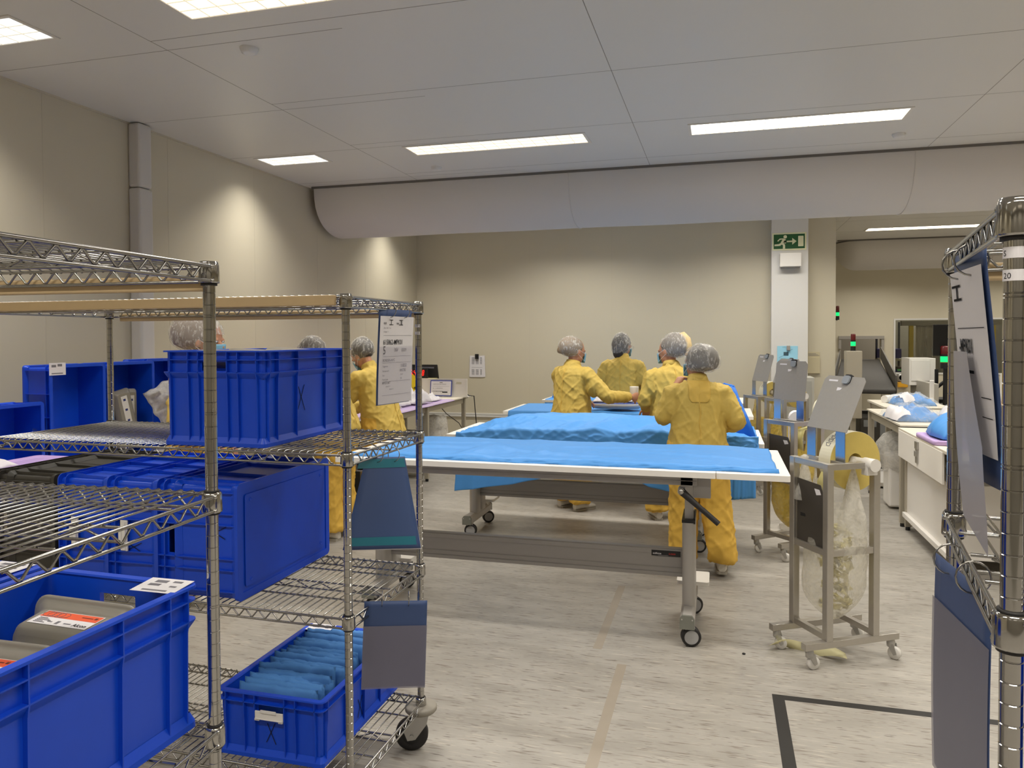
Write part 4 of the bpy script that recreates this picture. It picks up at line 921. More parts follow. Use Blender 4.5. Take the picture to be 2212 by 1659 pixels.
# ---------------------------------------------------------------- people in yellow gowns
from mathutils.bvhtree import BVHTree
def cloth_mat(name, col, bumpy=.35):
    m = mat(name, col, .62, spec=.22, noise_amt=.04, noise_scale=7, bump=bumpy, bump_scale=16, sss=.0); return m
M_gown = cloth_mat('gown_yellow', '#CFB25C'); M_trous = cloth_mat('trousers_yellow', '#D6AC4C'); M_gown2 = cloth_mat('gown_yellow_patch', '#D8B458', .2)
M_skin = mat('skin', '#C48E70', .5, spec=.35, noise_amt=.05, noise_scale=20, sss=.08)
M_shoe = mat('shoe_white', '#D8D3C8', .55); M_sole = mat('shoe_sole', '#A8A296', .6)
M_mask = mat('mask_blue', '#7EB4CE', .7)
def net_mat():
    m = bpy.data.materials.new('hair_net'); m.use_nodes = True; nt = m.node_tree; N, L = nt.nodes, nt.links
    b = N['Principled BSDF']; b.inputs['Base Color'].default_value = (*srgb('#E4E0DA'), 1); b.inputs['Roughness'].default_value = .45
    tr = N.new('ShaderNodeBsdfTransparent'); mx = N.new('ShaderNodeMixShader'); tc = N.new('ShaderNodeTexCoord')
    def tex(sc, dist, lo, hi, a, c, st=(1, 1, 1)):
        mp = N.new('ShaderNodeMapping'); mp.inputs['Scale'].default_value = st; n = N.new('ShaderNodeTexNoise'); n.inputs['Scale'].default_value = sc; n.inputs['Detail'].default_value = 4; n.inputs['Distortion'].default_value = dist
        L.new(tc.outputs['Object'], mp.inputs['Vector']); L.new(mp.outputs[0], n.inputs['Vector']); r = N.new('ShaderNodeMapRange'); r.inputs['From Min'].default_value = lo; r.inputs['From Max'].default_value = hi; r.inputs['To Min'].default_value = a; r.inputs['To Max'].default_value = c; L.new(n.outputs['Fac'], r.inputs['Value']); return r.outputs[0]
    ad = N.new('ShaderNodeMath'); ad.operation = 'ADD'; ad.use_clamp = True
    L.new(tex(26, 1.5, .52, .68, .2, .58, (1, 1, .45)), ad.inputs[0]); L.new(tex(90, .6, .55, .7, .0, .35, (1, 1, .3)), ad.inputs[1])
    L.new(ad.outputs[0], mx.inputs[0]); L.new(tr.outputs[0], mx.inputs[1]); L.new(b.outputs[0], mx.inputs[2]); L.new(mx.outputs[0], N['Material Output'].inputs[0]); return m
M_net = net_mat()
def tap(mb, a, b, ra, rb, n=12):
    a, b = Vector(a), Vector(b); d = (b-a).normalized()
    mb.tube([a-d*ra*.5, a, a.lerp(b, .5), b, b+d*rb*.5], [ra*.6, ra, (ra+rb)/2, rb, rb*.6], n)
def hand(mb, w, d, nrm, side, curl=.5, s=1.):
    """w wrist, d pointing to the fingers, nrm out of the back of the hand, side +1 when the thumb lies towards d x nrm"""
    w, d = Vector(w), Vector(d).normalized(); nrm = Vector(nrm); nrm = (nrm-d*nrm.dot(d)).normalized(); t = d.cross(nrm)*side
    P = lambda a, b, c: w+(d*a+t*b+nrm*c)*s
    rings = [[P(a, b*math.cos(q*PI/6), c*math.sin(q*PI/6)) for q in range(12)] for a, b, c in ((-.02, .024, .019), (.02, .032, .017), (.055, .040, .016), (.085, .040, .013))]
    mb.loft(rings)
    for k, (b, ln) in enumerate(((.030, .070), (.010, .079), (-.010, .074), (-.029, .058))):
        p = P(.082, b, 0); a = curl*.5; pts = [P(.06, b, 0), p]
        for seg in (.45, .32, .23):
            a += curl*.75; dd = d*math.cos(a)-nrm*math.sin(a)+t*b*.6; p = p+dd.normalized()*ln*seg*s; pts.append(p)
        mb.tube(pts, [.0095*s, .0094*s, .0088*s, .0082*s, .0068*s], 8)
    pts = [P(.015, .026, -.004), P(.04, .046, -.012), P(.062, .058, -.020-.02*curl), P(.085, .054, -.026-.04*curl)]
    mb.tube(pts, [.013*s, .0115*s, .0098*s, .0075*s], 8)
CAPS = {'round': ((0, -.04, .105), (.098, .118, .112), 0), 'big': ((0, -.075, .10), (.112, .155, .135), .3), 'bun': ((0, -.055, .095), (.093, .125, .107), .25), 'low': ((0, -.045, .07), (.096, .112, .142), 0), 'pony': ((0, -.07, .10), (.092, .142, .125), .1), 'flop': ((.0, -.05, .085), (.118, .128, .118), .0)}
def person(label, x, y, face, h, lean=0., side=0., turn=0., nod=0., wide=1., L=None, Rr=None, feet=((-.1, 0), (.1, 0)), fdir=0., hem=.80, cap='round', hair='#4A4038', cap_m=None, seed=1, patch=False, gown=None, trous=None, mask=True, capmat=None, glasses=False):
    """local frame: x to the person's right, y forward, z up; face = heading of +y in the world (radians from +X)"""
    s = h/1.60; rz = face-PI/2
    RT = Matrix.Translation((0, 0, .88*s)) @ Matrix.Rotation(-lean, 4, 'X') @ Matrix.Rotation(side, 4, 'Y')
    def U(px, py, pz): return RT @ Vector((px*s, py*s, (pz-.88)*s))
    sh = {q: U(q*.165*wide, 0, 1.285) for q in (-1, 1)}; hips = {q: Vector((q*.085*s*wide, 0, .86*s)) for q in (-1, 1)}
    arms = {-1: L or ((-.26, .06, 1.03), (-.2, .25, .95)), 1: Rr or ((.26, .06, 1.03), (.2, .25, .95))}
    # --- body, one continuous surface
    mb = MB()
    def torso(mb, secs, k=20): mb.loft([[U(cx+a*math.cos(2*PI*i/k), cy+b*math.sin(2*PI*i/k), z) for i in range(k)] for z, a, b, cx, cy in secs])
    torso(mb, [(.80, .12, .08, 0, 0), (.88, .145, .10, 0, 0), (1.0, .12, .085, 0, 0), (1.15, .135, .095, 0, 0), (1.25, .13, .08, 0, -.005), (1.295, .085, .055, 0, -.01), (1.335, .05, .05, 0, -.005)])
    tap(mb, U(0, -.012, 1.29), U(0, .012, 1.42), .05*s, .048*s)
    HT = RT @ Matrix.Translation((0, .02*s, (1.40-.88)*s)) @ Matrix.Rotation(turn, 4, 'Z') @ Matrix.Rotation(-nod, 4, 'X')
    def Hd(px, py, pz): return HT @ Vector((px*s, py*s, pz*s))
    hR = HT.to_3x3()
    mb.ell(Hd(0, -.008, .09), (.074*s, .092*s, .098*s), 20, 14, M=hR); mb.ell(Hd(0, .03, .028), (.052*s, .058*s, .062*s), 16, 10, M=hR); mb.ell(Hd(0, .052, -.012), (.03*s, .03*s, .022*s), 12, 8, M=hR)
    tap(mb, Hd(0, .082, .075), Hd(0, .102, .045), .009*s, .014*s, 8); mb.ell(Hd(0, .078, .012), (.024*s, .012*s, .012*s), 10, 6, M=hR)
    for q in (-1, 1): mb.ell(Hd(q*.076, -.004, .06), (.010*s, .02*s, .03*s), 10, 8, M=hR); mb.ell(Hd(q*.03, .076, .086), (.022*s, .012*s, .01*s), 10, 6, M=hR)
    for q in (-1, 1):
        e, wr = (Vector(p)*s for p in arms[q][:2]); sb = sh[q]-Vector((0, 0, .028*s)); tap(mb, U(q*.11, 0, 1.245), sb, .045*s, .042*s); tap(mb, sb, e, .042*s, .035*s); tap(mb, e, wr, .036*s, .025*s)
        opt = arms[q][2] if len(arms[q]) > 2 else {}
        d = Vector(opt.get('d', (wr-e))); hand(mb, wr, d, opt.get('n', (0, 0, 1)), opt.get('side', q), opt.get('curl', .45), s)
    fw = Vector((0, 1, 0)); ankles = {}
    for q, f in zip((-1, 1), feet):
        a = Vector((f[0]*s, f[1]*s, .085*s+(f[2] if len(f) > 2 else 0))); k = hips[q].lerp(a, .5)+Vector((0, .025*s, 0)); ankles[q] = (a, k); tap(mb, hips[q], k, .08*s, .055*s); tap(mb, k, a, .052*s, .036*s); tap(mb, a, a+Vector((0, .08*s, -.05*s)), .036*s, .03*s)
    body = remesh(mb, 'person', M_skin, .0066, 3); body.location = (x, y, 0); body.rotation_euler = (0, 0, rz); tag(body, label, 'person')
    # --- clothing
    def wr_gown(co, n):
        a = nz(co.x*5.2+seed, co.y*5.2, co.z*2.9); k = max(0, min(1, (1.25*s-co.z)/(.35*s)))
        r = max(0, 1-abs(nz(co.x*7+co.z*5.5+seed, co.y*7, co.z*3.5))*3.2); r2 = max(0, 1-abs(nz(co.x*10-co.z*8+seed*2, co.y*10, co.z*4))*3.4)
        vf = max(0, 1-abs(nz(co.x*13+seed*1.7, co.y*13, co.z*2.2))*2.6); cr_ = max(0, 1-abs(nz(co.x*19+seed, co.y*19, co.z*15))*3.5)
        return .006*a+.008*r**2.5+.007*r2**2.5+.006*vf**2*k+.0035*cr_**2
    mb = MB(); w_ = wide
    torso(mb, [(hem, .188*w_, .155, 0, -.005), (hem+.03, .192*w_, .16, 0, -.005), (.95, .185*w_, .15, 0, -.005), (1.08, .176*w_, .14, 0, -.005), (1.2, .176*w_, .13, 0, -.008), (1.275, .16*w_, .11, 0, -.012), (1.315, .12*w_, .085, 0, -.012), (1.335, .075, .07, 0, -.01), (1.372, .066, .064, 0, .0)], 28)
    for q in (-1, 1):
        e, wr = (Vector(p)*s for p in arms[q][:2]); lo = Vector((0, 0, .024*s)); tap(mb, U(q*.085*w_, -.01, 1.235), sh[q]-lo, .078*s, .064*s); tap(mb, sh[q]-lo, e, .068*s, .058*s, 16); tap(mb, e, wr.lerp(e, .12), .06*s, .04*s, 16)
        mid = sh[q].lerp(e, .55); mb.ell(mid.lerp(U(q*.12, 0, 1.12), .25), (.07*s, .075*s, .1*s))
    g = remesh(mb, 'gown', [gown or M_gown], .0095, 7, body, wr_gown)
    me = g.data; bv = BVHTree.FromPolygons([v.co for v in me.vertices], [tuple(p.vertices) for p in me.polygons])
    def onback(px, pz, off):
        o = U(px, -.6, pz); dr = (RT.to_3x3() @ Vector((0, 1, 0))); hit = bv.ray_cast(o, dr); return (hit[0]-dr*off*.7+hit[1]*off*.6) if hit[0] else o+dr*.45
    MB().tube([onback(.004*math.sin(k), 1.31-(1.31-hem-.04)*k/22, .0015) for k in range(23)], .0035*s, 6).build('back_seam', M_gown2, g)
    if patch:
        pl = [[onback(u*.074*(1-max(0, v-.7)**2*3.5), 1.338-.155*v, .0022) for u in [k/7-1 for k in range(15)]] for v in [k/16 for k in range(17)]]
        MB().grid(pl).build('back_panel', M_gown2, g, solid=.002)
    mb = MB(); torso_c = [(1.335, .074, .072, 0, .0), (1.38, .061, .058, 0, .004)]
    mb.loft([[U(cx+a*math.cos(2*PI*i/24), cy+b*math.sin(2*PI*i/24), z+.012*math.cos(2*PI*i/24+PI/2)) for i in range(24)] for z, a, b, cx, cy in torso_c], 0, True, False); mb.build('collar', gown or M_gown, g, solid=.004)
    mb = MB()
    for q in (-1, 1):
        a, k = ankles[q]; mb.loft([[(c.x+r*math.cos(2*PI*i/18)*s, c.y+r*math.sin(2*PI*i/18)*s, c.z) for i in range(18)] for c, r in ((hips[q]+Vector((-q*.01, 0, .05*s)), .12), (hips[q]+Vector((q*.01, 0, -.06*s)), .122), (k.lerp(hips[q], .45), .112), (k, .098), (k.lerp(a, .55), .098), (a+Vector((0, -.005, .045*s)), .095), (a+Vector((0, -.005, -.005*s)), .1))])
    mb.ell(Vector((0, 0, .88*s)), (.17*s*wide, .13*s, .1*s))
    remesh(mb, 'trousers', [trous or M_trous], .011, 6, body, wr_gown)
    for q in (-1, 1):
        a, k = ankles[q]; mb = MB(); yaw = fdir if not isinstance(fdir, tuple) else fdir[(q+1)//2]
        T = Matrix.Translation((a.x, a.y, a.z-.085*s)) @ Matrix.Rotation(yaw, 4, 'Z') @ Matrix.Scale(s, 4); mb.T = T
        sec = [(-.075, .022, .06), (-.065, .034, .075), (-.02, .036, .085), (.03, .04, .07), (.09, .046, .052), (.14, .042, .042), (.165, .022, .03)]
        mb.loft([[(w2*math.cos(2*PI*i/16), yy, .012+hh*(.5+.5*math.sin(2*PI*i/16))) for i in range(16)] for yy, w2, hh in sec])
        so = [(w2*1.04, yy) for yy, w2, hh in sec]; n = len(sec)
        mb.prism([(a_, b_) for a_, b_ in so]+[(-a_, b_) for a_, b_ in so[::-1]], 0, .02, 'xy', 1)
        mb.build('shoe', [M_shoe, M_sole], body)
    # --- head wear
    hm = mat('hair_'+hair.lstrip('#'), hair, .6, noise_amt=.25, noise_scale=60)
    off, rad, tailx = CAPS[cap]
    mb = MB(); mb.ell(Hd(0, -.022, .098), (.083*s, .094*s, .098*s), 20, 14, M=hR); mb.ell(Hd(0, -.062, .06), (.07*s, .05*s, .075*s), 16, 10, M=hR); mb.ell(Hd(off[0], off[1]-.006, off[2]+.002), [q*.93*s for q in rad], 24, 16, M=hR)
    if cap == 'bun': mb.ell(Hd(-.02, -.135, .055), (.045*s, .045*s, .045*s), 12, 8, M=hR)
    if cap == 'low': mb.ell(Hd(0, -.07, .0), (.072*s, .05*s, .09*s), 16, 10, M=hR)
    hr_ = remesh(mb, 'hair', hm, .009, 3, body, lambda co, n: 0.)
    iv = HT.inverted()
    for v in hr_.data.vertices:
        p = iv @ v.co/1.0; p = p/s
        if p.y > .03 and p.z < .122: p.z = .122; p.y = min(p.y, .082); v.co = Hd(*p)
        elif p.z < .03 and cap != 'low': p.z = .03+(p.z-.03)*.5; v.co = Hd(*p)
    if cap == 'pony': 
        mb = MB(); mb.tube([Hd(0, -.12, .195), Hd(0, -.155, .19), Hd(0, -.19, .14), Hd(0, -.195, .06), Hd(0, -.17, .0)], [.014*s, .03*s, .034*s, .032*s, .016*s], 14); mb.build('ponytail', mat('hair_blond', '#D9BF8C', .55, noise_amt=.15, noise_scale=70), hr_)
    mb = MB(); rows = []; n, k = 44, 22
    for a in range(k+1):
        ph = PI*(.02+.96*a/k); row = []
        for i in range(n):
            t = 2*PI*i/n; d = Vector((math.sin(ph)*math.cos(t), math.sin(ph)*math.sin(t), math.cos(ph)))
            wob = 1+.07*nz(d.x*2.2+seed, d.y*2.2, d.z*2.2)+.045*max(0, 1-abs(nz(d.x*5, d.y*5+seed, d.z*5))*3)
            p = Vector((off[0]+rad[0]*d.x*wob, off[1]+rad[1]*d.y*wob, off[2]+rad[2]*d.z*wob))
            if p.y > .03 and p.z < .125+.0: # pulled up along the forehead line
                p.z = max(p.z, .118+.02*(p.y-.03)/.06*0); p.y = min(p.y, .088)
            elif p.z < .03+.0*p.y: p.z = .03+(p.z-.03)*(.55 if cap != 'low' else .9)
            row.append(Hd(p.x, p.y, p.z))
        rows.append(row)
    mb.loft(rows, 0, True, True); c = mb.build('hair_net', capmat or M_net, body)
    if mask:
        mb = MB(); mb.grid([[Hd(.062*math.sin(u*1.25), .052+.058*math.cos(u*1.2)-.004*abs(v-.5), .066-.088*v+.012*u*u*(v-.4)) for u in [q/6-1 for q in range(13)]] for v in [q/8 for q in range(9)]]); mk = mb.build('face_mask', M_mask, body, solid=.0016)
        mb = MB()
        for q in (-1, 1):
            for z0, z1 in ((.052, .085), (-.01, .04)): mb.tube([Hd(q*.062, .075, z0), Hd(q*.078, .03, (z0+z1)/2), Hd(q*.083, -.012, z1)], .0014, 5)
        mb.build('ear_loop', M_paper, mk)
    mb = MB()
    for q in (-1, 1): mb.ell(Hd(q*.03, .083, .077), (.0105*s, .006*s, .0055*s), 10, 7, M=hR); mb.ell(Hd(q*.03, .0865, .077), (.0048*s, .003*s, .0048*s), 8, 5, 1, M=hR)
    mb.build('eyes', [M_paper, M_dark], body)
    if glasses:
        mb = MB()
        for q in (-1, 1):
            mb.tube([Hd(q*.034+.026*math.cos(2*PI*k/14), .104, .078+.02*math.sin(2*PI*k/14)) for k in range(14)], .0018, 5, closed=True); mb.tube([Hd(q*.06, .102, .082), Hd(q*.08, .06, .084), Hd(q*.084, -.01, .078)], .0016, 5)
        mb.tube([Hd(-.009, .105, .082), Hd(.009, .105, .082)], .0016, 5); mb.build('spectacles', M_steel, body)
    return body
P4 = person('person nearest, in a yellow gown seen from behind, hand raised to a masked face', -.14, 5.2, R(97), 1.535, lean=.1, turn=R(38), wide=1.02,
    L=((-.245, .04, 1.07), (-.15, .13, 1.285), {'d': (.35, .2, .55), 'n': (-.7, -.5, .3), 'curl': .7}), Rr=((.26, -.02, 1.06), (.16, .24, .99)), feet=((-.10, .03), (.155, -.07, .02)), fdir=(.15, -.1), hem=.74, cap='flop', hair='#5A554F', seed=4, patch=True)
P1 = person('person in a yellow gown reaching right and holding a white cup', -1.32, 6.82, R(62), 1.585, lean=.04, turn=R(-22), nod=.15, wide=1.02,
    L=((-.22, .14, 1.02), (-.12, .32, .98)), Rr=((.36, .06, 1.06), (.47, .30, 1.045), {'d': (.18, 1, .06), 'n': (.95, -.1, .2), 'curl': .95}), feet=((-.09, .0), (.12, -.02)), fdir=(0, -.2), hem=.83, cap='bun', hair='#8A755A', seed=9)
P2 = person('person in a yellow gown and glasses facing the back wall', -1.045, 8.32, R(88), 1.62, lean=.06, turn=R(-32), nod=.2, wide=1.0,
    L=((-.255, .03, 1.06), (-.13, .27, 1.0)), Rr=((.27, .05, 1.04), (.12, .30, .985)), hem=.8, cap='low', hair='#2B2724', seed=14, glasses=True)
P3 = person('person in a yellow gown with blond ponytail under the hair net, looking left', -.40, 6.63, R(112), 1.59, lean=.07, turn=R(42), nod=.12, wide=.98,
    L=((-.235, .02, 1.05), (-.17, .21, .945)), Rr=((.22, .1, 1.05), (.12, .3, 1.0)), feet=((-.13, .02), (.1, 0)), hem=.78, cap='pony', hair='#6A6158', seed=21)
P7 = person('person in a yellow gown bending over the left bench beside the hanging work order sheet', -2.86, 6.03, R(172), 1.60, lean=.28, side=0, turn=R(-5), nod=.45, wide=1.08,
    L=((-.24, .33, 1.0), (-.16, .45, .90)), Rr=((.24, .30, .99), (.13, .47, .90)), feet=((-.1, .02), (.11, -.06)), hem=.70, cap='round', hair='#35302C', seed=30)
P6 = person('person bending at the left bench, almost hidden behind the large blue crate', -2.93, 5.36, R(176), 1.62, lean=.33, turn=R(0), nod=.4, hem=.8, cap='round', hair='#5A5046', seed=36, feet=((-.1, 0), (.1, .0)),
    L=((-.24, .30, 1.0), (-.16, .46, .92)), Rr=((.24, .30, .99), (.13, .47, .92)))
P5 = person('tall person behind the blue crates with only a large hair net and face showing', -3.05, 3.88, R(2), 1.71, lean=.05, turn=R(0), nod=.08, hem=.8, cap='big', hair='#6E5C4C', seed=41)
# things the people handle
t = thing('cup', 'white plastic cup held in the outstretched hand', 'cup', (0, 0, 0))
_s = 1.585/1.6; _w = Vector((.47, .30, 1.045))*_s+Vector((.18, 1, .06)).normalized()*.075-Vector((.95, -.1, .2)).normalized()*.045
_q = Matrix.Rotation(R(62)-PI/2, 3, 'Z') @ _w; t.location = (-1.32+_q.x, 6.82+_q.y, _q.z-.02); t.scale = (1.2, 1.2, 1.3)
MB().lathe([(.0001, 0), (.027, 0), (.03, .004), (.034, .088), (.0335, .09), (.03, .088), (.026, .006), (.0001, .005)], 26).build('body', M_wplas, t)
# ---------------------------------------------------------------- left benches and what is on them
M_alu = mat('bench_aluminium', '#B9B2A2', .4, metal=.35); M_lam = mat('bench_laminate', '#DDD6C6', .45); M_edge = mat('laminate_edge_dark', '#3A2622', .5)
def bench(label, x0, x1, y0, y1, z, legs, edge=M_edge, panel=None, apron=.06):
    t = thing('workbench', label, 'bench', ((x0+x1)/2, (y0+y1)/2, 0)); cx, cy = (x0+x1)/2, (y0+y1)/2
    MB().box(x0-cx, y0-cy, z-.014, x1-cx, y1-cy, z).box(x0-cx+.001, y0-cy+.001, z-.02, x1-cx-.001, y1-cy-.001, z-.014, 1).build('bench_top', [M_lam, edge], t)
    mb = MB()
    for x in (x0+.05, x1-.05): mb.box(x-.02-cx, y0+.03-cy, z-.02-apron, x+.02-cx, y1-.03-cy, z-.02)
    for y in (y0+.05, y1-.05): mb.box(x0+.05-cx, y-.02-cy, z-.02-apron, x1-.05-cx, y+.02-cy, z-.02)
    mb.build('frame', M_alu, t, bevel=.002)
    for x, y in legs:
        mb = MB().box(x-.022-cx, y-.022-cy, .03, x+.022-cx, y+.022-cy, z-.02).box(x-.024-cx, y-.004-cy, .03, x+.024-cx, y+.004-cy, z-.03)
        mb.cyl((x-cx, y-cy, 0), (x-cx, y-cy, .035), .018, n=12, mi=1); mb.build('leg', [M_alu, M_dark], t, bevel=.001)
    return t
bench('long bench along the left wall carrying the blue crates', -4.02, -3.14, 2.2, 5.95, .84, ((-3.97, 2.3), (-3.97, 5.85), (-3.2, 2.3)))
t = bpy.data.objects['workbench']; MB().box(.36, 1.82, .0, .435, 1.87, .82).build('panel_leg', M_alu, t, bevel=.003)
bench('bench in the far left corner with plastic wrappers and a white panel', -3.98, -3.09, 6.12, 9.05, .84, ((-3.93, 6.2), (-3.13, 6.2), (-3.115, 7.70), (-3.13, 8.98), (-3.93, 8.98)))
# lilac trays stacked at the near end
for k in range(5):
    t = thing('tray', 'lilac plastic tray lid stacked at the near end of the left bench' if k < 4 else 'top lilac plastic tray lid of the stack on the left bench', 'tray', (-3.36+.004*(k % 2), 2.93, .841+.021*k), R(1.5*(k % 3)), 'lilac tray lids on the left bench' if k < 4 else None)
    mb = MB(); lo = lambda i, z: [(x, y, z) for x, y in rrect(.42-2*i, .62-2*i, .03, 5)]
    mb.loft([lo(.004, 0), lo(0, .004), lo(0, .026), lo(.006, .03), lo(.022, .03), lo(.03, .022), lo(.05, .022)], 0, True, True); mb.build('shell', M_lilac, t)
def crumple(name, label, c, w, d, h, seed, m, n=22, group=None, cat='wrapper'):
    P = []
    for j in range(n+1):
        row = []
        for i in range(n+1):
            u, v = i/n*2-1, j/n*2-1; e = max(0, 1-max(abs(u), abs(v))**3)
            z = h*(.15+e*(.55+.7*nz(u*2+seed, v*2, seed)+.5*max(0, ridge(u*2.6+seed, v*2.6, seed+2))**2)); row.append((w/2*u*(1+.15*nz(v*2, seed)), d/2*v*(1+.15*nz(u*2, seed+5)), max(.001, z)))
        P.append(row)
    o = MB().grid(P).build(name, m, solid=.0012); o.location = c; return tag(o, label, cat, group)
crumple('bag', 'white plastic bag lying on the stacked lilac tray lids', (-3.45, 2.75, .955), .24, .3, .06, 3, M_paper, cat='bag')
crumple('bag', 'clear bag of white parts leaning in the crates behind the large blue crate', (-3.55, 4.2, 1.17), .24, .24, .1, 8, film_mat('parts_bag', '#EDEAE4', .8), cat='bag').rotation_euler = (R(75), R(-25), R(70))
# far left bench
M_lfilm = mat('lilac_film', '#C7B0DE', .45, noise_amt=.03)
mb = MB(); mb.grid([[(-3.9+.83*i/20+(.018*nz(j*.5, 3) if i == 20 else 0), 6.2+2.3*j/40, .8425+.006*max(0, nz(i*.4, j*.5, 2))-(.012 if i == 20 else 0)) for i in range(21)] for j in range(41)]); tag(mb.build('protective_film', M_lfilm, solid=.002), 'lilac protective film spread over the far left bench', 'film')
for k, (x, y, w, d, h, lab, m) in enumerate(((-3.34, 6.95, .36, .42, .10, 'clear crumpled plastic wrapper nearest on the far left bench', M_clearfilm), (-3.42, 7.35, .38, .38, .13, 'white paper and film wrapper heap in the middle of the far left bench', M_paper), (-3.30, 7.75, .32, .36, .14, 'white pointed wrapper in front of the framed card on the far left bench', M_paper), (-3.6, 7.65, .34, .4, .12, 'clear plastic wrapper behind the white heap on the far left bench', M_clearfilm), (-3.33, 8.2, .3, .32, .07, 'flat white wrapper next to the white panel foot on the far left bench', M_paper))):
    crumple('wrapper', lab, (x, y, .8455), w, d, h, 11+k*3, m)
t = thing('flask', 'small clear bottle lying on the lilac film beside the bending person', 'flask', (-3.25, 6.72, .875), (R(90), 0, R(20)))
MB().lathe([(.0001, -.08), (.032, -.08), (.034, -.07), (.034, .04), (.014, .06), (.014, .08)], 20).build('body', mat('flask_blue', '#B8D2EA', .25, alpha=.6), t); MB().lathe([(.016, .078), (.016, .1), (.0001, .1)], 16).build('cap', mat('cap_navy', '#2D3C8A', .4), t)
t = thing('divider_panel', 'white plastic panel with hand slot standing on the far left bench', 'panel', (-3.35, 8.86, .841))
q = rrect(.62, .23, .006, 3, 0, .115); hole = rrect(.07, .026, .012, 4, .20, .175)
mb = MB(); n = len(hole); mb.box(-.31, 0, 0, .31, .018, .16); mb.box(-.31, 0, .19, .31, .018, .23); mb.box(-.31, 0, .16, .163, .018, .19); mb.box(.237, 0, .16, .31, .018, .19)
mb.box(-.31, -.01, 0, .325, .1, .012); mb.build('panel', M_wplas, t)
t = thing('framed_card', 'printed card in a blue frame leaning against the white panel', 'card', (-3.37, 8.80, .8545), (R(-8), 0, 0))
MB().box(-.145, .0, 0, .145, .006, .2).build('frame', mat('frame_blue', '#33429A', .4), t, bevel=.003)
mb = MB().box(-.133, -.0006, .012, .133, .0, .188); mb.box(-.02, -.0018, .168, .02, -.0006, .174, 1); mb.T = fr((-.11, -.0012, .143), (1, 0, 0), (0, 0, 1), (0, -1, 0))
mb.text('CARTON PAR PAGES', .019, Matrix(), 2); mb.text('No   615862MPK01', .017, Matrix.Translation((0, -.05, 0)), 2); mb.text('COUVERCLE 00009', .016, Matrix.Translation((0, -.09, 0)), 2, bold=.0006); mb.box(.13, -.1, 0, .2, -.085, .0005, 1)
for k in range(3): mb.box(0, -.02-.05*k, 0, .22, -.0185-.05*k, .0004, 2)
mb.build('paper', [M_paper, M_ink, M_inkg], t)
t = thing('riser_shelf', 'low riser carrying the red digital clock on the far left bench', 'shelf', (-3.7, 8.975, .841))
MB().box(-.2, -.06, .215, .2, .06, .227).build('board', mat('riser_yellow', '#D8CF86', .5), t); MB().box(-.19, -.05, 0, -.15, .05, .215).box(.1, -.05, 0, .14, .05, .215).build('leg', M_alu, t)
t = thing('digital_clock', 'black digital clock with red numerals reading 15:41:08', 'clock', (-3.745, 8.955, 1.069))
MB().box(-.145, -.02, 0, .145, .02, .13).build('case', M_dark, t, bevel=.003)
SEG = {'0': 'abcdef', '1': 'bc', '5': 'afgcd', '4': 'fgbc', '8': 'abcdefg'}
mb = MB(); x = -.125
for ch in '15:41:08':
    if ch == ':': mb.box(x+.001, -.0212, .05, x+.006, -.0205, .056); mb.box(x+.001, -.0212, .078, x+.006, -.0205, .084); x += .013; continue
    g = {'a': (.003, .098, .021, .103), 'g': (.003, .066, .021, .071), 'd': (.003, .034, .021, .039), 'f': (.0, .071, .005, .099), 'b': (.019, .071, .024, .099), 'e': (.0, .038, .005, .067), 'c': (.019, .038, .024, .067)}
    for k in SEG[ch]:
        a = g[k]; mb.add([(x+a[0]+.12*(a[1]-.03), -.0208, a[1]), (x+a[2]+.12*(a[1]-.03), -.0208, a[1]), (x+a[2]+.12*(a[3]-.03), -.0208, a[3]), (x+a[0]+.12*(a[3]-.03), -.0208, a[3])], [(0, 1, 2, 3)])
    x += .034
mb.build('numerals', mat('led_red', '#FF2010', .5, emit='#FF1A12', emit_s=3.2), t)
t = thing('monitor', 'black screen leaning behind the digital clock', 'monitor', (-3.66, 9.03, .841), (R(-6), 0, 0))
mb = MB().prism([(-.25, 0), (.2, 0), (.14, .40), (-.25, .40)], 0, .02, 'xz'); mb.build('screen', M_dark, t, bevel=.003); MB().box(-.12, -.003, .35, .1, -.0008, .37).build('title_bar', mat('screen_grey', '#6C6D78', .4), t)
def pbin(label, loc, rot):
    t = thing('parts_bin', label, 'bin', loc, rot); mb = MB()
    mb.prism([(0, 0), (.16, 0), (.23, .09), (.2, .10), (.14, .15), (0, .15)], -.075, -.071, 'yz'); mb.prism([(0, 0), (.16, 0), (.23, .09), (.2, .10), (.14, .15), (0, .15)], .071, .075, 'yz')
    mb.box(-.075, 0, 0, .075, .004, .15); mb.box(-.075, 0, 0, .075, .16, .004); mb.add([(-.075, .16, 0), (.075, .16, 0), (.075, .23, .09), (-.075, .23, .09), (-.075, .156, .004), (.075, .156, .004), (.075, .226, .092), (-.075, .226, .092)], [(0, 1, 2, 3), (7, 6, 5, 4), (3, 2, 6, 7)])
    mb.box(-.077, .2, .082, .077, .232, .095); mb.build('shell', M_bin, t, bevel=.0015)
pbin('lower of two stacked yellow parts bins on the far left bench', (-3.64, 8.2, .8455), R(-70)); pbin('upper of two stacked yellow parts bins on the far left bench', (-3.64, 8.2, 1.0), R(-70))
t = thing('pump_bottle', 'white pump bottle with orange nozzle on the yellow bins', 'bottle', (-3.56, 8.18, 1.152))
MB().lathe([(.0001, 0), (.034, 0), (.036, .006), (.036, .1), (.028, .118), (.014, .124), (.014, .135)], 22).box(-.02, -.0375, .03, .012, -.0362, .08, 1).build('body', [M_wplas, M_inkg], t)
MB().lathe([(.016, .135), (.016, .15), (.005, .152), (.005, .168), (.0001, .168)], 14).bar((0, 0, .17), (.045, 0, .166), .014, .01).build('pump', mat('pump_orange', '#E0703C', .4), t)
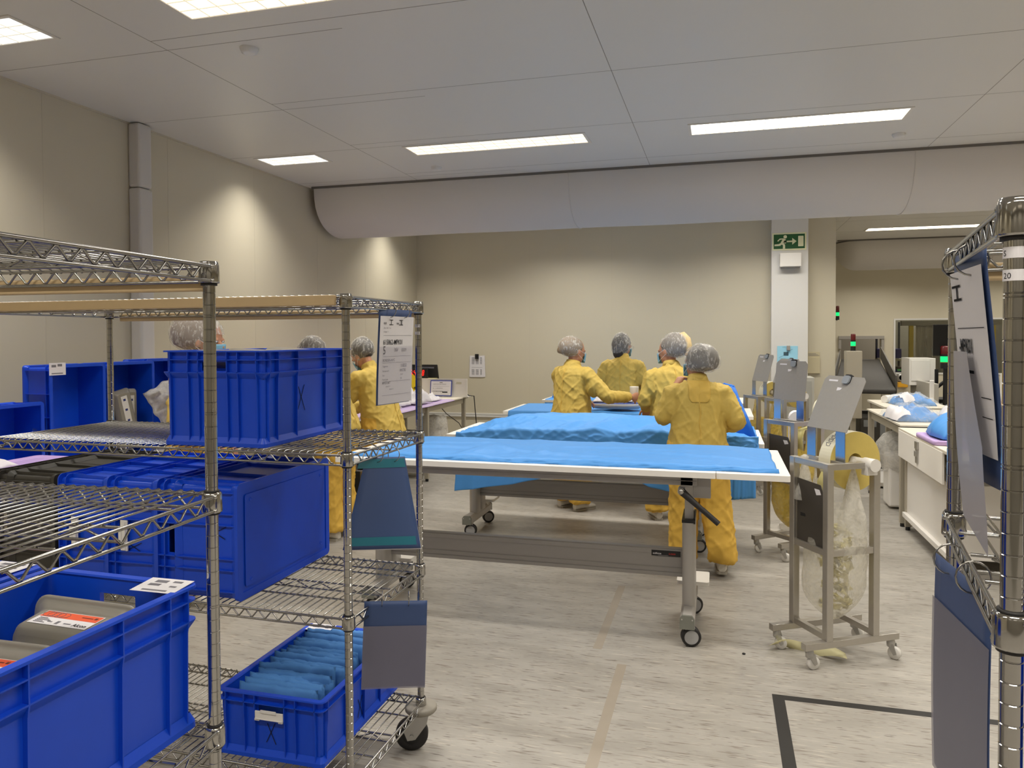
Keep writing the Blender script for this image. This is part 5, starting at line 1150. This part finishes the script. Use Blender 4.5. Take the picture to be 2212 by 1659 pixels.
tag(MB().tube([(-3.03, 8.9, .86), (-3.1, 8.92, .9), (-3.2, 8.9, .868)][::-1]+[(-2.99, 8.98, .85), (-3.0, 9.1, .5), (-3.01, 9.1, .02)], .006, 8).build('cable', M_dark), 'black cable trailing off the right end of the far left bench', 'cable')
tag(MB().tube([(-3.45, 8.9, .75), (-3.35, 8.95, .62), (-3.2, 9.0, .5), (-3.1, 9.02, .32), (-3.06, 9.0, .02)], .005, 7).build('cable', M_dark), 'black cable hanging under the far left bench', 'cable')
t = thing('waste_bin', 'white waste bin lined with a white bag under the far left bench', 'bin', (-3.28, 8.33, 0))
MB().lathe([(.13, 0), (.155, .5), (.15, .5), (.126, .01), (.0001, .01)], 28).build('body', M_wplas, t)
mb = MB(); mb.loft([[((r+.018*nz(i*.6, z*9, 5))*math.cos(2*PI*i/36), (r+.018*nz(i*.6, z*9, 5))*math.sin(2*PI*i/36), z+(.03*nz(i*.4, 2) if z > .55 else 0)) for i in range(36)] for r, z in ((.160, .34), (.165, .42), (.172, .5), (.168, .56), (.15, .63), (.11, .655))], 0, True, True); mb.build('bag', film_mat('white_bag_film', '#F0ECE4', .7), t)
t = thing('tray_tower', 'grey tower of white letter trays under the far left bench', 'trays', (-3.42, 7.95, 0))
mb = MB()
for z in (.06, .2, .34, .48): mb.box(-.16, -.12, z, .16, .12, z+.008); mb.box(-.16, .112, z, .16, .12, z+.04); mb.box(.14, -.13, z, .175, -.12, z+.03)
mb.build('tray', M_wplas, t); MB().box(-.165, -.12, 0, -.155, .12, .56).box(.155, .08, 0, .165, .12, .56).build('side', M_dark, t)
t = thing('storage_box', 'dark grey storage box under the far left bench near the bending person', 'box', (-3.55, 7.1, 0)); MB().box(-.2, -.3, 0, .2, .3, .55).build('body', M_dcrate, t, bevel=.01); MB().box(-.21, -.31, .55, .21, .31, .575).build('lid', M_dark, t, bevel=.006)

# tray and pack on the third table beside the person with the cup
t = thing('instrument_pack', 'pale curved plastic pack with dark blue edge on the third table', 'pack', (-1.0, 7.34, .886))
mb = MB(); K = 24
mb.loft([[((.30+o)*math.cos(a)*(1.0 if math.cos(a) > 0 else .8), (.15+o)*math.sin(a), z) for a in [2*PI*i/40 for i in range(40)]] for o, z in ((-.06, 0), (-.02, .02), (0, .05), (-.006, .052), (-.03, .03), (-.06, .012))], 0, True, True); mb.build('tray_shell', mat('tray_milky', '#D5D6DA', .3, alpha=.85), t)
mb = MB(); mb.loft([[((.285+o)*math.cos(a)*(1.0 if math.cos(a) > 0 else .8), (.14+o)*math.sin(a), z) for a in [2*PI*i/40 for i in range(40)]] for o, z in ((0, .035), (.004, .045), (.004, .055), (-.02, .06))], 0, True, True); mb.build('inner_liner', mat('liner_navy', '#223C86', .4), t)
for k in range(3): crumple('pouch', ('white pouch lying on the curved pack, left of three', 'white pouch lying on the curved pack, middle of three', 'white pouch lying on the curved pack, right of three')[k], (-1.12+.11*k, 7.33+.02*k, .948), .15, .14, .05, 61+k, M_paper, 14, cat='pouch')

# ---------------------------------------------------------------- right hand benches
bench('pale bench on the right carrying the bagged blue packs', 1.435, 2.4, 6.80, 8.26, .85, ((1.465, 6.84), (1.465, 8.22), (2.35, 6.84), (2.35, 8.22)), edge=M_dark, apron=.075)
t = bench('lower white bench on the right with a fold-down side leaf', 1.415, 2.5, 5.06, 6.78, .83, ((1.48, 6.72), (2.44, 6.72)), edge=M_wplas, apron=.1)
MB().box(-.545, -.42, .60, -.53, .84, .815).build('side_leaf', M_hdpe, t, bevel=.003); mb = MB().box(-.56, .18, .745, -.545, .25, .80).box(-.557, .19, .64, -.545, .24, .75).box(-.566, .195, .69, -.555, .235, .73); mb.build('leaf_latch', M_zinc, t, bevel=.002)
MB().box(-.49, -.4, .15, .4, .78, .60).box(-.52, -.42, .11, .42, .80, .15).build('cupboard', M_wplas, t, bevel=.004)
MB().box(-.47, .72, .05, .47, .76, .11).build('lower_rail', M_alu, t); MB().box(-.50, -.86, .71, .5, -.845, .815).build('end_panel', M_grey2, t)
mb = MB().prism([(-.03, .075), (.03, .075), (.03, .11), (-.03, .11)], -.56, .5, 'yz'); f = mb; 
mb = MB().cyl((-.18, .55, .095), (.42, .55, .095), .03, n=14); fo = mb.build('foot', M_grey2, t); small_caster(Matrix.Translation((-.155, .54, 0)) @ Matrix.Rotation(R(190), 4, 'Z'), t)
def bagged(label, c, rot, w, d, h, seed, lx):
    t = thing('bagged_pack', label, 'pack', c, rot); n = 26
    def blob(sw, sd, sh, sd_, lift=0):
        P = []
        for j in range(n+1):
            row = []
            for i in range(n+1):
                u, v = i/n*2-1, j/n*2-1; e = max(0, 1-abs(u)**4)*max(0, 1-abs(v)**4); row.append((sw/2*u*(1+.06*nz(v*3, sd_)), sd/2*v*(1+.06*nz(u*3, sd_)), lift+sh*e**.6*(.8+.5*nz(u*2.4+sd_, v*2.4, sd_))+.012*max(0, ridge(u*4, v*4, sd_))**3*e))
            P.append(row)
        return P
    MB().grid(blob(w*.9, d*.8, h*.85, seed)).build('blue_wrap', M_drape, t, solid=.003)
    MB().grid(blob(w, d, h, seed, .006)).build('clear_bag', M_clearfilm, t)
    mb = MB(); P = blob(w, d, h, seed, .009); a, b = int(n*lx), int(n*(lx+.32)); mb.grid([r[a:b] for r in P[1:n//2+4]]); mb.build('white_label', M_paper, t)
bagged('bagged blue pack with a large white flap at the left corner of the right bench', (1.63, 7.3, .853), R(4), .40, .62, .13, 5, .02); bagged('bagged blue pack with a white label lying right of the first on the right bench', (2.02, 7.2, .853), R(-5), .40, .55, .12, 9, .05); bagged('bagged blue pack lying farthest back beside the white roll', (1.95, 8.72, .862), R(10), .40, .42, .12, 13, .12)
bench('white table section behind the right bench beneath the farthest bagged pack', 1.62, 2.25, 8.35, 9.3, .86, ((1.66, 8.4), (1.66, 9.25), (2.2, 8.4)), edge=M_wplas)
tag(MB().cyl((1.72, 8.9, .9), (1.98, 9.22, .9), .04, n=20).build('film_roll', M_hdpe), 'white film roll at the back left of the farthest bagged pack', 'roll')
mb = MB(); n = 60; P = []
for j in range(n+1):
    row = []
    for i in range(n+1):
        u, v = i/n*2-1, j/n*2-1; e = max(0, 1-abs(u)**3.5)*max(0, 1-abs(v)**4); fold = .035*max(0, 1-abs(v+.25+.25*u+.15*nz(u*2, 4))*7)-.05*max(0, 1-abs(v+.02+.22*u)*6)
        row.append((.34*u*(1-.08*abs(v)), .23*v, .17*e**.5*(1+.25*nz(u*1.6, v*1.6, 6))+fold*e+.010*max(0, ridge(u*3+v, v*3, 9))**3*e))
    P.append(row)
o = mb.grid(P).build('wrap_bundle', M_drape, solid=.002); o.location = (1.80, 6.0, .866); tag(o, 'blue cloth bundle lying on a lilac tray on the lower right bench', 'bundle')
for k, (x, y, z, lab) in enumerate(((1.86, 5.95, .832, 'lilac tray under the blue cloth bundle'), (1.93, 5.36, .832, 'lower lilac tray under the white box on the right bench'), (1.92, 5.37, .866, 'upper lilac tray under the white box on the right bench'))):
    mb = MB(); lo = lambda i, zz: [(px, py, zz) for px, py in rrect((.8 if k else .9)-2*i, .5-2*i, .03, 5)]
    t = thing('tray', lab, 'tray', (x, y, z)); mb.loft([lo(.004, 0), lo(0, .004), lo(0, .026), lo(.006, .032), lo(.022, .032), lo(.03, .02), lo(.05, .02)], 0, True, True).build('shell', M_lilac, t)
t = thing('white_box', 'white plastic box with hand slot and yellow gloves inside on the lower right bench', 'box', (1.93, 5.36, .899))
mb = MB().box(-.36, -.2, 0, .36, .2, .006); mb.box(-.36, .192, 0, .36, .2, .26); mb.box(-.36, -.2, 0, -.352, .2, .26); mb.box(.352, -.2, 0, .36, .2, .26); mb.box(-.36, -.2, 0, .36, -.192, .17); mb.box(-.36, -.2, .215, .36, -.192, .26); mb.box(-.36, -.2, .17, -.2, -.192, .215); mb.box(.2, -.2, .17, .36, -.192, .215); mb.build('shell', mat('box_white_pink', '#E9DFE2', .45), t)
crumple('glove', 'yellow gloves piled in the white box on the lower right bench', (1.93, 5.36, .91), .5, .3, .3, 31, mat('glove_yellow', '#E2B44A', .5), cat='gloves')
# under and behind the right benches
t = thing('waste_bin', 'white waste bin with a clear bag under the pale right bench', 'bin', (1.62, 7.62, 0))
MB().box(-.13, -.13, .02, .13, .13, .5).build('body', M_wplas, t, bevel=.02)
mb = MB(); mb.loft([[((r+.03*nz(i*.5, z*7, 9))*math.cos(2*PI*i/36), (r+.03*nz(i*.5, z*7, 9))*math.sin(2*PI*i/36), z) for i in range(36)] for r, z in ((.14, .34), (.2, .42), (.23, .5), (.21, .6), (.15, .68), (.1, .7))], 0, True, True); mb.build('bag', film_mat('bin_bag_film', '#EDEBE6', .5), t)
tag(MB().box(1.5, 8.5, .02, 2.4, 9.4, .06).build('low_board', M_wplas), 'low white board lying on the floor behind the white bin', 'board')
t = thing('packing_machine', 'dark packing machine under the near end of the conveyor', 'machine', (1.82, 9.85, 0)); MB().box(-.2, -.1, 0, .38, .7, .62).build('body', mat('machine_dark', '#45423C', .5, metal=.2), t, bevel=.01)
MB().box(.02, -.105, .35, .12, -.1, .56).box(-.16, -.104, .5, -.02, -.1, .58).build('control_panel', mat('machine_grey', '#8A8C8C', .4), t); MB().tube([(-.1, -.11, .3), (0, -.2, .12), (.1, -.16, .22), (.24, -.18, .1), (.3, -.11, .35)], .012, 8).build('hose', M_dark, t)
t = thing('conveyor', 'dark sloping belt conveyor leading from the hatch in the far wall', 'conveyor', (0, 0, 0)); a, b = Vector((1.70, 9.95, .94)), Vector((2.70, 16.28, 1.125)); d = (b-a).normalized(); r_ = d.cross(Vector((0, 0, 1))).normalized()
t.location = (a.x, a.y, 0); a0 = Vector((a.x, a.y, 0)); a, b = a-a0, b-a0
M_belt = mat('belt_dark', '#3A3733', .6, noise_amt=.05)
MB().bar(a-Vector((0, 0, .03)), b-Vector((0, 0, .03)), .70, .06).build('belt', M_belt, t, bevel=.02, seg=3)
MB().bar(a+r_*.37+Vector((0, 0, .02))+d*.5, b+r_*.37+Vector((0, 0, .14)), .02, .22).bar(a-r_*.37+d*.5, b-r_*.37+Vector((0, 0, .1)), .02, .16).build('side_guard', mat('guard_grey', '#6B6862', .5), t)
MB().box(-.3, .3, 0, -.24, .36, .88).box(.36, .3, 0, .42, .36, .88).box(.5, 4.5, 0, .56, 4.56, 1.0).box(1.05, 4.5, 0, 1.11, 4.56, 1.0).build('leg', M_alu, t)
t = thing('control_cabinet', 'grey control cabinet on a stand beside the conveyor', 'cabinet', (1.515, 9.6, 0)); MB().box(-.085, -.1, .62, .085, .1, 1.41).build('housing', mat('cabinet_beige_grey', '#A79F8E', .45), t, bevel=.008); MB().box(-.03, -.03, 0, .03, .03, .62).build('stand', M_alu, t); MB().cyl((.088, -.06, 1.02), (.10, -.06, 1.02), .016).build('button', M_zinc, t)
M_green = mat('signal_green_lit', '#10C060', .4, emit='#0CE070', emit_s=1.1); M_red = mat('signal_red', '#5A1210', .35); M_amber = mat('signal_amber', '#7A5A18', .35)
def tower(label, x, y, z, r, h, bracket=None, pole=0):
    t = thing('signal_light', label, 'signal light', (x, y, z)); n = 18; s = h/4
    MB().cyl((0, 0, 0), (0, 0, s), r*.95, n=n).build('base', M_dark, t); MB().cyl((0, 0, s), (0, 0, 1.15*s), r*.9, n=n).build('amber_ring', M_amber, t); MB().cyl((0, 0, 1.15*s), (0, 0, 2.15*s), r*.9, n=n).build('green_lens', M_green, t); MB().cyl((0, 0, 2.15*s), (0, 0, 2.5*s), r*.95, n=n).build('collar', M_dark, t); MB().lathe([(r*.9, 2.5*s), (r*.9, 3.8*s), (r*.7, 4*s), (.0001, 4*s)], n).build('red_lens', M_red, t)
    if pole: MB().cyl((0, 0, -z), (0, 0, 0), r*.4, n=10).build('pole', M_dark, t)
    if bracket: MB().bar((0, 0, -.0), bracket, .02, .02).build('bracket', M_dark, t)
tower('signal light glowing green at the corner of the back wall', 1.43, 10.22, 1.79, .022, .175, (-.044, 0, .02)); tower('signal light glowing green on the grey control cabinet', 1.515, 9.6, 1.411, .03, .2)
tower('signal light glowing green beside the black monitor', 2.42, 9.33, 1.22, .055, .25, pole=1); tower('dimmer signal light partly hidden right of the black monitor', 2.60, 9.34, 1.22, .045, .24, pole=1)
t = thing('sealing_machine', 'white sealing machine with printer heads at the back right', 'machine', (2.5, 9.7, 0))
MB().box(-.25, -.3, 0, .6, .5, .82).build('base', M_grey, t, bevel=.01); MB().box(-.26, -.6, .78, -.2, .4, 1.06).build('side_panel', mat('machine_pale', '#B4AFA4', .45), t, bevel=.004); MB().box(-.29, -.62, .72, -.25, -.58, 1.1).build('post', M_wplas, t, bevel=.006)
for x0, y0, x1, y1, z0, z1 in ((-.34, .1, -.06, .5, 1.0, 1.32), (.0, -.4, .13, -.1, 1.0, 1.28)): MB().box(x0, y0, z0, x1, y1, z1).box(x0+.02, y0-.006, z0+.05, x1-.06, y0, z1-.02).build('printer', M_wplas, t, bevel=.012)
mb = MB().cyl((-.1, -.1, .82), (-.1, -.1, 1.2), .02); mb.box(-.2, -.2, .82, .4, .2, .86); mb.tube([(-.1, -.15, 1.0), (.0, -.2, 1.1), (.1, -.2, 1.05), (.15, -.2, .9)], .02, 8); mb.build('mechanism', M_dark, t)
t = thing('monitor', 'black monitor on a pole above the sealing machine', 'monitor', (2.42, 9.36, 0)); MB().box(-.12, -.02, 1.36, .14, .02, 1.71).build('screen', mat('screen_black', '#060606', .35), t, bevel=.004); MB().cyl((.05, .05, .0), (.05, .05, 1.5), .018).build('pole', M_dark, t)
t = thing('paper_rack', 'white paper tray rack on the bench between the chrome posts', 'rack', (2.62, 7.75, 0)); MB().box(-.16, -.02, 1.0, .16, .01, 1.24).box(-.1, .03, 1.1, .2, .06, 1.36).box(-.2, -.04, .99, .25, .12, 1.0).build('tray', M_wplas, t, bevel=.004); MB().box(-.1, .04, .0, -.06, .08, 1.0).box(.1, .04, 0, .14, .08, 1.0).build('leg', M_alu, t)
t = thing('grey_locker', 'low pale grey cupboard standing at the foot of the white pillar', 'cupboard', (.93, 9.62, 0)); MB().box(-.14, -.2, 0, .14, .2, 1.1).build('body', mat('locker_grey', '#B9B7AE', .45), t, bevel=.004); MB().box(-.125, -.206, .05, .11, -.2, 1.06).build('door', mat('locker_door', '#A8A79F', .45), t, bevel=.002); MB().box(.08, -.212, .55, .09, -.206, .62).build('door_handle', M_dark, t)
for k, x in enumerate((3.47, 3.68)):
    t = thing('hose_coupling', ('left', 'right')[k]+' round hose coupling on the far wall below the window', 'coupling', (x, YFAR, .76)); MB().lathe([(.085, 0), (.085, .05), (.06, .07), (.03, .06), (.0001, .06)], 24, axis='y').build('ring', M_zinc, t); MB().lathe([(.05, .071), (.0001, .071)], 20, axis='y').build('core', M_dark, t)
    MB().box(-.07, -.006, .13, .07, 0, .17).build('name_plate', mat('plate_green', '#3E6B3A', .5), t)
t = thing('junction_box', 'small yellow box on the far wall below the left coupling', 'box', (3.49, YFAR, .57)); MB().box(-.09, -.07, 0, .09, 0, .1).build('body', mat('junction_yellow', '#E0A526', .5), t, bevel=.01)
# behind the window
M_ypost = mat('guard_post_yellow', '#C9AE3C', .5)
for x, lab in ((3.85, 'yellow guard post left behind the far window'), (4.66, 'yellow guard post in the middle behind the far window'), (5.36, 'yellow guard post right behind the far window')): tag(MB().box(x-.04, 17.3, 0, x+.04, 17.38, 1.86).build('guard_post', M_ypost), lab, 'post')
mb = MB()
for k in range(26): x = 3.94+.026*k; mb.box(x, 17.34+.008*math.sin(k*1.3), .75, x+.023, 17.35+.008*math.sin(k*1.3), 1.84)
tag(mb.build('strip_curtain', mat('curtain_grey', '#A39B8E', .5, noise_amt=.06)), 'pale grey strip curtain behind the far window', 'curtain')
tag(MB().box(3.66, 17.28, 1.8, 6.2, 17.4, 1.9).build('guard_beam', mat('beam_grey', '#8E8980', .5)), 'grey cross beam over the guard posts behind the far window', 'beam')
t = thing('storage_shelf', 'dark storage shelf with blue boxes behind the left of the far window', 'shelf', (3.7, 18.4, 0)); MB().box(-.3, -.2, 0, .2, .2, .9).build('body', mat('shelf_brown', '#4A4034', .6), t); MB().box(-.28, -.22, 1.1, .15, .2, 1.3).box(-.28, -.22, .6, .15, -.2, .85).build('box', mat('box_indigo', '#34327A', .5), t); MB().box(-.3, -.2, 1.04, .2, .2, 1.08).build('board', M_alu, t); MB().box(-.3, .16, .9, -.26, .2, 1.9).box(.16, .16, .9, .2, .2, 1.9).build('upright', M_dark, t)
person('person in a teal top working behind the far window', 4.42, 17.95, R(200), 1.58, lean=.25, nod=.3, hair='#2A2420', seed=55, cap='round', gown=cloth_mat('top_teal', '#4E7884'), trous=cloth_mat('trousers_teal', '#44646E'), capmat=mat('hair_2A2420', '#2A2420', .6))
ld = bpy.data.lights.new('tube_light', 'AREA'); ld.shape = 'RECTANGLE'; ld.size = 1.5; ld.size_y = .26; ld.energy = 90; ld.color = NEUTRAL  # added lamp, out of view, to brighten the room seen through the window
t = thing('ceiling_light', 'added unseen strip light brightening the machine room behind the far window', 'ceiling light', (4.6, 18.2, ZC)); MB().box(-.77, -.15, -.03, .77, .15, 0).build('frame', M_lampf, t)
lo = bpy.data.objects.new('tube_light', ld); COL.objects.link(lo); lo.parent = t; lo.location = (0, 0, -.032)
